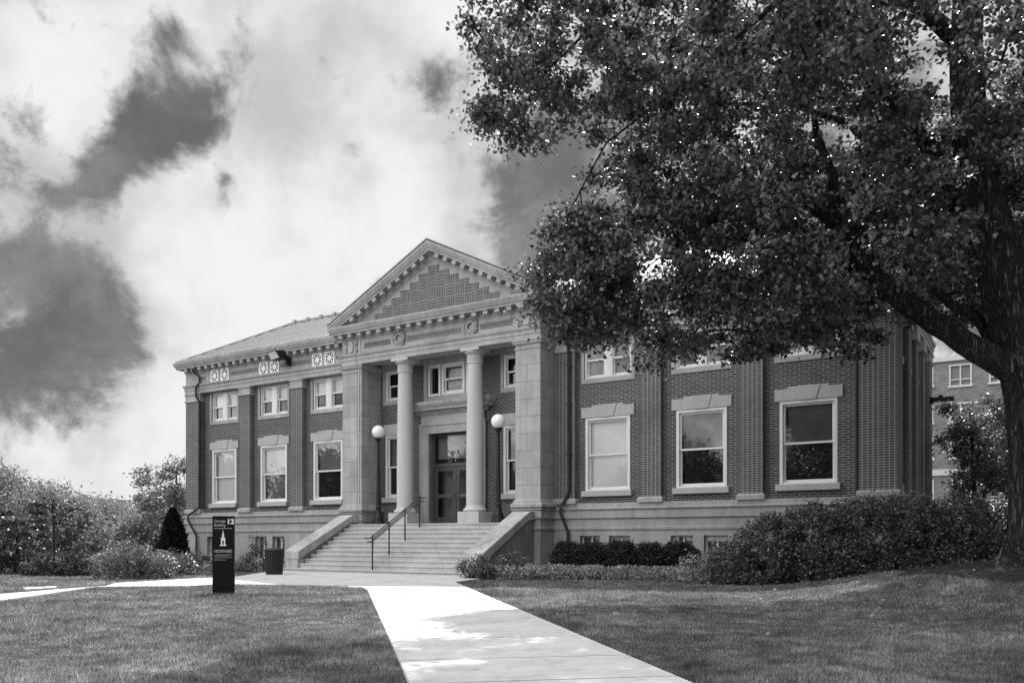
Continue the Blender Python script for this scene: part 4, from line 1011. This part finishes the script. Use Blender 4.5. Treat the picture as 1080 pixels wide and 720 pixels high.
    g_ = rng.normal(size=(n_, per, 3)); pts = (cs[:, None, :]+g_*.5*rad[:, None, None]*np.array([1, 1, .5])+np.array([0,0,-.05])).reshape(-1, 3)
    pts = pts[pts[:, 2]+rb.z > 4.35]
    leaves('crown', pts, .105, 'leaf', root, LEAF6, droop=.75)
    print('maple leaves', len(pts))
big_maple()

# ---- hedges and shrubs
def shrub(name, ells, n_cl, cl_r, per, leaf, m, label, cat='shrub', group=None, tmpl=LEAF4, stems=True, shell=.75):
    c0 = np.array(ells[0][0], float); base = (float(c0[0]), float(c0[1]), float(gz(c0[0], c0[1])))
    t_ = empty(name, base, label=label, cat=cat, group=group); bb = np.array(base)
    cs, pts = lumpy([(np.array(c)-bb, r_) for c, r_ in ells], n_cl, cl_r, per, shell, .9)
    wz = gz(pts[:, 0]+bb[0], pts[:, 1]+bb[1])-bb[2]; pts = pts[pts[:, 2] > wz+.02]
    leaves('foliage', pts, leaf, m, t_, tmpl)
    mb = MB()
    for k in range(10):
        c = cs[rng.integers(len(cs))]; f = np.array([0, 0, -.05]); mb.tube([tuple(f), tuple((f+c)/2+np.array([0,0,.05])), tuple(c)], [.018,.012,.005], 4)
    mb.build('stems', 'bark', t_); return t_
def ez(x, y, zt, rx, ry):   # ellipsoid standing on ground with top zt
    g_ = float(gz(x, y)); h_ = zt-g_; return ((x, y, g_+h_*.42), (rx, ry, h_*.6))
hz = [(6.1,22.6,1.15,.8,.7),(6.9,22.0,1.8,1.05,1.0),(7.9,21.6,2.1,1.15,1.1),(9.0,21.4,2.2,1.2,1.1),(10.1,21.2,2.3,1.2,1.1),(11.3,21.0,2.2,1.2,1.1),(12.5,20.8,2.25,1.3,1.1),(13.8,20.5,2.3,1.3,1.2),(15.2,20.2,2.3,1.4,1.2)]
shrub('hedge', [ez(*h) for h in hz], 1900, .19, 72, .08, 'leafshrub', 'big rounded dark leafy hedge along the right end of the brick hall', 'hedge', shell=.9)
shrub('shrub', [ez(5.25,23.6,.72,.55,.5), ez(5.9,23.3,.85,.5,.5)], 90, .17, 60, .07, 'leafcover', 'pale fine leafed shrub in front of the left end of the big hedge', 'shrub')
# clipped yews in front of the basement windows
xs_ = [(21.9,22.9),(22.95,23.75),(23.85,24.8),(24.95,25.75),(25.9,26.9)]
labs = ['clipped dark yew nearest the right stair wall', 'clipped dark yew below the first right basement windows', 'clipped dark yew in the middle of the low row', 'rounded dark yew second from the big hedge', 'rounded dark yew touching the big hedge']
for k, ((a, b), lb) in enumerate(zip(xs_, labs)):
    c = W((a+b)/2, -1.25); ee = []
    for f in (-.3, 0, .3):
        q = W((a+b)/2+f*(b-a), -1.25); ee.append(((q.x, q.y, .40), ((b-a)*.36, .48, .66)))
    shrub('clipped_shrub', ee, 330, .12, 70, .06, 'leafdark', lb, 'shrub', 'clipped yews under the right wing', shell=.85)
# rose bush by the right cheek, and a second one beside it
q = W(21.25, -5.35); shrub('rose_bush', [((q.x,q.y,.25),(.5,.5,.42)), ((q.x+.2,q.y,.15),(.45,.4,.3))], 70, .16, 40, .075, 'leafshrub', 'leafy rose bush at the foot of the right stair wall', 'bush')
q = W(21.75, -4.1); shrub('rose_bush', [((q.x,q.y,.25),(.45,.45,.42)), ((q.x+.2,q.y,.5),(.4,.3,.2))], 50, .15, 36, .07, 'leafshrub', 'small leafy bush beside the right stair wall behind the pale plants', 'bush')
def cover(name, poly_pts, n, hgt, size, m, label, seed_cl=300):
    # ground cover of upright leaves, in clumps
    poly = np.array(poly_pts); mn = poly.min(0); mx = poly.max(0); c = rng.uniform(mn, mx, size=(seed_cl*4, 2)); c = c[inpoly(c, poly)][:seed_cl]
    i = rng.integers(len(c), size=n); p2 = c[i]+rng.normal(size=(n, 2))*.14; hh = (rng.uniform(.4, 1, len(c))[i])*hgt
    z = gz(p2[:, 0], p2[:, 1])+rng.uniform(0, 1, n)*hh
    pos = np.column_stack([p2, z]); o = leaves(name, pos, size, m, None, LEAF4, updir=np.array([0,0,.9]), spread=.8); tag(o, label=label, cat='ground cover', kind='stuff')
def inpoly(p, poly):
    x, y = p[:, 0], p[:, 1]; r_ = np.zeros(len(p), bool); n = len(poly)
    for i in range(n):
        x0, y0 = poly[i]; x1, y1 = poly[(i+1) % n]
        if y0 == y1: continue
        r_ ^= ((y0 > y) != (y1 > y)) & (x < (x1-x0)*(y-y0)/(y1-y0)+x0)
    return r_
cover('ground_cover', [tuple(W(*p)[:2]) for p in [(21.3,-5.4),(22.6,-4.9),(24.5,-3.6),(26.5,-3.1),(27.6,-3.2),(27.6,-1.9),(21.8,-2.2),(21.2,-4.0)]], 26000, .42, .085, 'leafcover', 'pale leafy perennials in the bed in front of the clipped shrubs', 420)
cover('ground_cover', [tuple(W(*p)[:2]) for p in [(11.0,-4.6),(9.5,-5.6),(6,-6.1),(0,-6.5),(-3,-6.9),(-3,-4.4),(6,-3.6),(11.0,-3.4)]], 24000, .42, .09, 'leafcover', 'pale leafy perennials in the bed along the left wing', 420)
q = W(10.6, -4.6); shrub('shrub', [((q.x,q.y,.3),(.55,.5,.5)), ((q.x-.5,q.y,.15),(.4,.4,.3)), ((q.x-.15,q.y+.2,.95),(.3,.25,.35))], 60, .16, 36, .08, 'leafshrub', 'loose leggy shrub between the sign and the trash can', 'shrub')
# arborvitae at the left corner
def conifer(name, x, y, h_, r_, n, m, label, size, group=None, cat='tree'):
    g_ = float(gz(x, y)); t_ = empty(name, (x, y, g_), label=label, cat=cat, group=group)
    z = rng.uniform(0, 1, n)**1.3*h_; a = rng.uniform(0, 2*PI, n)
    rr = r_*np.clip((1-(z/h_)), .02, 1)**.75*(.75+.35*np.sin(a*5+z*4)*.5+rng.normal(size=n)*.10)*np.clip(z/h_*8+.65, 0, 1)*rng.uniform(.6, 1, n)**.35
    pos = np.column_stack([rr*np.cos(a), rr*np.sin(a), z]); up = np.column_stack([np.cos(a)*.6, np.sin(a)*.6, np.full(n, .9)])
    leaves('crown', pos, size, m, t_, LEAF4, updir=up, spread=.5); MB().tube([(0,0,-.1),(0,0,h_*.9)], [r_*.12, .02], 6).build('trunk', 'bark', t_)
conifer('arborvitae', -15.85, 39.0, 2.6, .92, 14000, 'leafarb', 'dark cone shaped arborvitae at the left corner of the hall', .17)

# shrubs, left beyond the walk
shrub('shrub', [((-11.9,25.9,.35),(.8,.7,.75)), ((-12.7,26.6,.25),(.7,.6,.6)), ((-11.3,26.3,.25),(.6,.5,.55))], 220, .2, 60, .07, 'leafsun', 'feathery mid grey shrub at the bend of the left walk')
shrub('shrub', [((-12.6,29.0,.1),(1.0,.8,.6)), ((-11.6,28.8,.1),(.8,.8,.45))], 140, .22, 55, .09, 'leafshrub', 'dark bushy shrub just right of the feathery one')
shrub('shrub', [((-13.0,33.5,.1),(.9,.8,.5)), ((-14.2,34.0,.1),(.9,.8,.45))], 110, .24, 50, .10, 'leafshrub', 'mid grey shrub in front of the dark arborvitae')
shrub('dome_shrub', [((-15.4,28.6,.1),(1.15,.9,.62)), ((-14.7,28.6,.05),(.8,.8,.5)), ((-16.1,28.6,.02),(.7,.8,.45))], 300, .15, 60, .06, 'leafdark', 'low dark dome shaped shrub behind the thin post')
shrub('dome_shrub', [((-18.6,29.5,.1),(1.3,1.0,.6))], 130, .2, 60, .07, 'leafdark', 'low dark dome shaped shrub at the left edge of the photo')
# trees, left
gtree('shade_tree', (-33,52,GZ), [((-33,52,3.3),(4.8,4,2.6)),((-30.2,52,2.6),(3.0,3,2.2)),((-35,52,3.9),(4,4,2.8))], 330, .85, 70, .2, 'leafpale', .28, (-33,52,5.0), 'big light leafed tree at the left edge of the photo', group='trees left of the hall')
gtree('shade_tree', (-27.5,50,GZ), [((-27.6,50,2.4),(2.3,2.2,1.9)),((-26.5,50,1.6),(2.2,2.2,1.6))], 200, .7, 70, .18, 'leafpale', .18, (-27.5,50,3.8), 'light leafed tree behind the thin post', group='trees left of the hall')
gtree('shade_tree', (-29.2,60,GZ), [((-29.2,60,2.1),(2.4,3,1.9)),((-26.8,60,1.8),(2.2,2,1.6))], 170, .7, 70, .2, 'leafpale', .16, (-29.2,60,3.4), 'low wide tree below the pale far building', group='trees left of the hall')
gtree('shade_tree', (-22.9,56,GZ), [((-22.9,56,2.0),(2.4,2.2,1.8)),((-25,56,1.6),(1.6,1.8,1.4))], 170, .7, 70, .2, 'leafpale', .14, (-22.9,56,3.6), 'small tree left of the gazebo like far building', group='trees left of the hall')
gtree('young_tree', (-20.3,50,GZ), [((-19.7,50,4.6),(1.5,1.3,1.5)),((-21.6,50,3.9),(1.1,1,1.2)),((-20.3,50,3.1),(2.1,1.5,1.2)),((-19.2,50,5.6),(.7,.7,.7)),((-22.1,50,5.0),(.5,.5,.6))], 150, .45, 42, .2, 'leafpale', .10, (-20.1,50,5.4), 'open crowned young tree behind the left corner of the hall', group='trees left of the hall')
def spruce(x, y, h_, r_, lab):
    g_ = float(gz(x, y)); t_ = empty('spruce_tree', (x, y, g_), label=lab, cat='tree', group='spruces at the left edge')
    P_ = []; U = []
    nl = int(h_/.42)
    for k in range(nl):
        z = .6+k*.42; rr = r_*(1-(z-.6)/h_)**.9+.08; nb = 7
        for b_ in range(nb):
            a = 2*PI*b_/nb+k*.9+rng.normal()*.15; L = rr*rng.uniform(.75, 1.1)
            n_ = int(30+70*L); s_ = rng.uniform(.1, 1, n_); w_ = .16*(1-s_*.6)
            px = np.column_stack([np.cos(a)*L*s_+rng.normal(size=n_)*w_, np.sin(a)*L*s_+rng.normal(size=n_)*w_, z-.18*L*s_+.25*L*s_**2+rng.normal(size=n_)*.07]); P_.append(px)
            U.append(np.tile([np.cos(a)*.9, np.sin(a)*.9, .3], (n_, 1)))
    leaves('crown', np.concatenate(P_), .15, 'leafshrub', t_, LEAF4, updir=np.concatenate(U), spread=.5)
    MB().tube([(0,0,-.1),(0,0,h_)], [.09, .02], 6).build('trunk', 'bark', t_)
spruce(-17.8, 30, 1.9, .8, 'narrow spruce with bare lower trunk near the left edge'); spruce(-25.6, 45, 3.3, .9, 'slim dark spruce just left of the thin post'); spruce(-20.2, 33, 2.3, 1.0, 'spruce cut by the left edge of the photo')
pt = empty('lamp_pole', (-16.2, 29.5, GZ), label='thin dark metal post rising in front of the left trees', cat='post')
MB().lathe([(.07,0),(.07,.12),(.05,.16),(.045,2.0)], n=16).build('pole', 'trash', pt); MB().lathe([(.06,2.0),(.08,2.02),(.08,2.1),(.03,2.16)], n=16).build('cap', 'trash', pt)

# small tree at right behind the hedge
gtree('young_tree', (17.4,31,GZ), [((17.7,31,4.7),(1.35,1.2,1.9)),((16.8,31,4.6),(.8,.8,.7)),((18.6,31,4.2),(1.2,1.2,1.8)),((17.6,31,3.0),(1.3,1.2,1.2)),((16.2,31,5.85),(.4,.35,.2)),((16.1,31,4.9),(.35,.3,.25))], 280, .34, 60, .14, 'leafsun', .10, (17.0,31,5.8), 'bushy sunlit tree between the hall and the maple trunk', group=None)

# ================================================================== FAR BUILDINGS
fb_ = empty('far_brick_building', (O2.x, O2.y, 0), BROT, label='three storey brick building behind the hall at the right', cat='building')
FY = 40.7; FX0, FX1 = 24, 62; FT = 13.9
hs = []; rows = [(1.0, 2.9), (5.2, 7.1), (8.1, 9.2), (10.8, 12.3)]
def pxl(px, py):
    from math import tan
    d_ = Vector(((px-540)/880, 1)); A_ = Matrix(((d_.x, -RR.x), (d_.y, -RR.y))); b_ = O2+NNI*FY; s_ = A_.inverted()@b_; return s_[1], EYE+(568-py)/880*s_[0]
wins = [(1001,385,1025,405.5),(1043,383,1063,402),(1002,461,1026,482),(1043,461,1063,482),(1001,506,1026,530),(1044,506,1066,530),(975,382,984.5,407),(976,428,984.5,446),(1001,425,1025,444),(975,462,984.5,484),(976,506,985,532)]
for (a, b, c, d_) in wins:
    x0, z1 = pxl(a, b); x1, z0 = pxl(c, d_); hs.append((x0, x1, z0, z1))
mb = MB(); 
hs2 = sorted(hs); wall_holes(mb, FX0, FX1, -.3, FT, hs, FY, .25); mb.quad((FX0,FY,-.3),(FX0,FY,FT),(FX0,FY+15,FT),(FX0,FY+15,-.3)); mb.quad((FX0,FY,FT),(FX1,FY,FT),(FX1,FY+15,FT),(FX0,FY+15,FT)); mb.quad((FX1,FY,-.3),(FX1,FY+15,-.3),(FX1,FY+15,FT),(FX1,FY,FT))
mb.build('brick_wall', 'bgbrick', fb_)
for (x0, x1, z0, z1) in hs:
    f = MB(); t_ = .11; f.box(x0, x1, FY-.04, FY+.15, z1-t_, z1); f.box(x0-.08, x1+.08, FY-.12, FY+.15, z0-.12, z0+.05); f.box(x0, x0+t_, FY-.04, FY+.15, z0+.05, z1-t_); f.box(x1-t_, x1, FY-.04, FY+.15, z0+.05, z1-t_); f.box((x0+x1)/2-.05, (x0+x1)/2+.05, FY, FY+.14, z0+.05, z1-t_); f.box(x0+t_, x1-t_, FY, FY+.14, z0+(z1-z0)*.27, z0+(z1-z0)*.27+.08)
    fo = f.build('window', 'farstone', fb_); MB().box(x0, x1, FY+.18, FY+.2, z0, z1).build('pane', 'fardark', fo)
xz = pxl(1010, 497.5)[1]; MB().box(FX0-.1, FX1, FY-.12, FY-.001, xz-.22, xz+.22).build('belt_course', 'farstone', fb_)
MB().box(FX0-.15, FX1, FY-.2, FY+.1, FT+.001, FT+.35).build('parapet_coping', 'farstone', fb_)
# pale block far left
pb = empty('far_tower_block', (-64, 120, 0), R(-20), label='pale flat roofed block rising beyond the trees at the left', cat='building')
mb = MB(); mb.box(-7, 4, 0, 8, -1, 6.5); mb.box(-.5, 3.9, -.3, 8, 6.5, 7.0); mb.build('wall', 'farstone', pb); 
for i in range(3): MB().box(-6, 3, -.03, .02, 1.2+i*1.9, 1.9+i*1.9).build('window', 'fardark', pb)
lb_ = empty('far_pavilion', (-34.5, 75, 0), R(-15), label='low pavilion with a pale flat roof edge beyond the left shrubs', cat='building')
MB().box(-1.6, 3.6, -1, 4, 2.05, 2.35).build('roof', 'farstone', lb_)
for x in (-1.2, .6, 3.1): MB().box(x, x+.3, -.6, -.3, -.2, 2.05).build('post', 'farstone', lb_)
MB().box(-1.2, 3.3, .3, 3.8, -.2, 2.04).build('wall', 'fardark', lb_); MB().box(1.6, 3.0, .2, .29, -.2, 1.9).build('door', 'farstone', lb_)
# tall trees across the lawn behind the viewer, seen mirrored in the right wing's panes; last three unseen, added to darken left panes
for (lx, ly, h_, lb) in ((21,-47,10.2,'broad tree standing behind the viewer opposite the middle of the hall'),(6,-50,11.,'tall tree behind the viewer opposite the left wing'),(34,-52,9.,'round tree behind the viewer opposite the right wing'),(-20,-30,9.,'unseen tree added at left to darken left wing panes, nearest the walk'),(-31,-24,9.5,'unseen tree added at left to darken left wing panes, farthest out'),(-10,-38,9.,'unseen tree added at left to darken the third left window')):
    q = W(lx, ly); gtree('shade_tree', (q.x,q.y,GZ), [((q.x,q.y,h_*.55),(6.2,6.2,h_*.42)),((q.x+2,q.y+1,h_*.72),(3.6,3.6,h_*.26)),((q.x-3,q.y,h_*.5),(3.5,3.5,h_*.3))], 260, 1.3, 60, .42, 'leafsun', .35, (q.x,q.y,h_*.7), lb, group='trees behind the viewer')
# woodland masses closing the horizon
def woods(name, x0, x1, y, h_, n_cl, label):
    xs = rng.uniform(x0, x1, n_cl); hh = h_*(.7+.3*np.sin(xs*.21)+.15*np.sin(xs*.63+1)); z = rng.uniform(.05, 1, n_cl)**.7*hh; ys = y+rng.normal(size=n_cl)*3
    cs = np.column_stack([xs, ys, z]); pts = (cs[:, None, :]+rng.normal(size=(n_cl, 26, 3))*.9).reshape(-1, 3); pts = pts[pts[:, 2] > -.2]
    tag(leaves(name, pts, .55, 'leafsun', None, LEAF4), label=label, cat='woods', kind='stuff')
woods('distant_woods', -130, -25, 95, 5.0, 1500, 'far off line of trees closing the view at the left')
woods('distant_woods', 40, 130, 110, 8.0, 700, 'far off trees beyond the brick building at the right')

# ================================================================== GRASS
def grass():
    N = 900000
    y = 6.0*np.exp(rng.uniform(0, np.log(34/6.0), N)); x = rng.uniform(-1, 1, N)*(y*.66+1.5)
    p = np.column_stack([x, y]); keep = np.ones(N, bool)
    for poly in (WALKPOLY, fore, BEDR, BEDL, [G(24,620.6),G(60,619.0),G(58,620.9),G(26,622.6)]): keep &= ~inpoly(p+rng.normal(size=p.shape)*np.array([.035, .05]), np.array(poly))
    loc = p-np.array(O2); lx = loc@np.array(RR); ly = loc@np.array(NNI); keep &= ~((lx > -1) & (lx < L_+1) & (ly > -1.3))
    # thin patches
    pat = np.sin(p[:, 0]*1.7+np.sin(p[:, 1]*.9)*2)+np.sin(p[:, 1]*2.3+p[:, 0]*.6)+rng.normal(size=N)*.9; keep &= pat > -1.7
    # under the hedge and root mulch around the tree
    dt = np.hypot(p[:, 0]-10.45, (p[:, 1]-16.6)); hy = soil(p[:, 0], p[:, 1]); keep &= ~(hy & (rng.uniform(0, 1, N) < .97))
    p = p[keep]; n = len(p)
    patch = .75+.35*np.sin(p[:, 0]*.8+1.3*np.sin(p[:, 1]*.7))*np.sin(p[:, 1]*1.1+.5)
    tuft = .8+.5*np.maximum(0, np.sin(p[:, 0]*9+np.sin(p[:, 1]*7)*2)*np.sin(p[:, 1]*8+np.sin(p[:, 0]*5)*2))
    s_ = (.045+.0012*p[:, 1])*rng.uniform(.5, 1.35, n)*patch*tuft*1.15
    pos = np.column_stack([p, gz(p[:, 0], p[:, 1])-.004])
    V, F, k = BLADE
    ax = np.column_stack([rng.normal(size=n)*.5, rng.normal(size=n)*.5, np.ones(n)]); ax /= np.linalg.norm(ax, axis=1)[:, None]
    a = rng.uniform(0, 2*PI, n); sd = np.column_stack([np.cos(a), np.sin(a), np.zeros(n)]); wd = .004+.0007*p[:, 1]
    P_ = np.stack([pos-sd*wd[:, None]*.5, pos+sd*wd[:, None]*.5, pos+ax*s_[:, None]], 1)
    o = mesh_np('grass', P_.reshape(-1, 3), 3, 'grass'); tag(o, label='short mown lawn grass on both sides of the walk', cat='grass', kind='stuff'); print('blades', n)
grass()
# scattered dry leaves on the lawn and walk near the roots
n = 150; x = rng.normal(size=n)*3.4+7.5; y = rng.uniform(9, 20, n); pos = np.column_stack([x, y, gz(x, y)+.05])
tag(leaves('fallen_leaves', pos, .06, 'leafcover', None, LEAF5), label='few fallen leaves scattered on the shaded lawn by the tree', cat='leaves', kind='stuff')
bpy.context.view_layer.update()
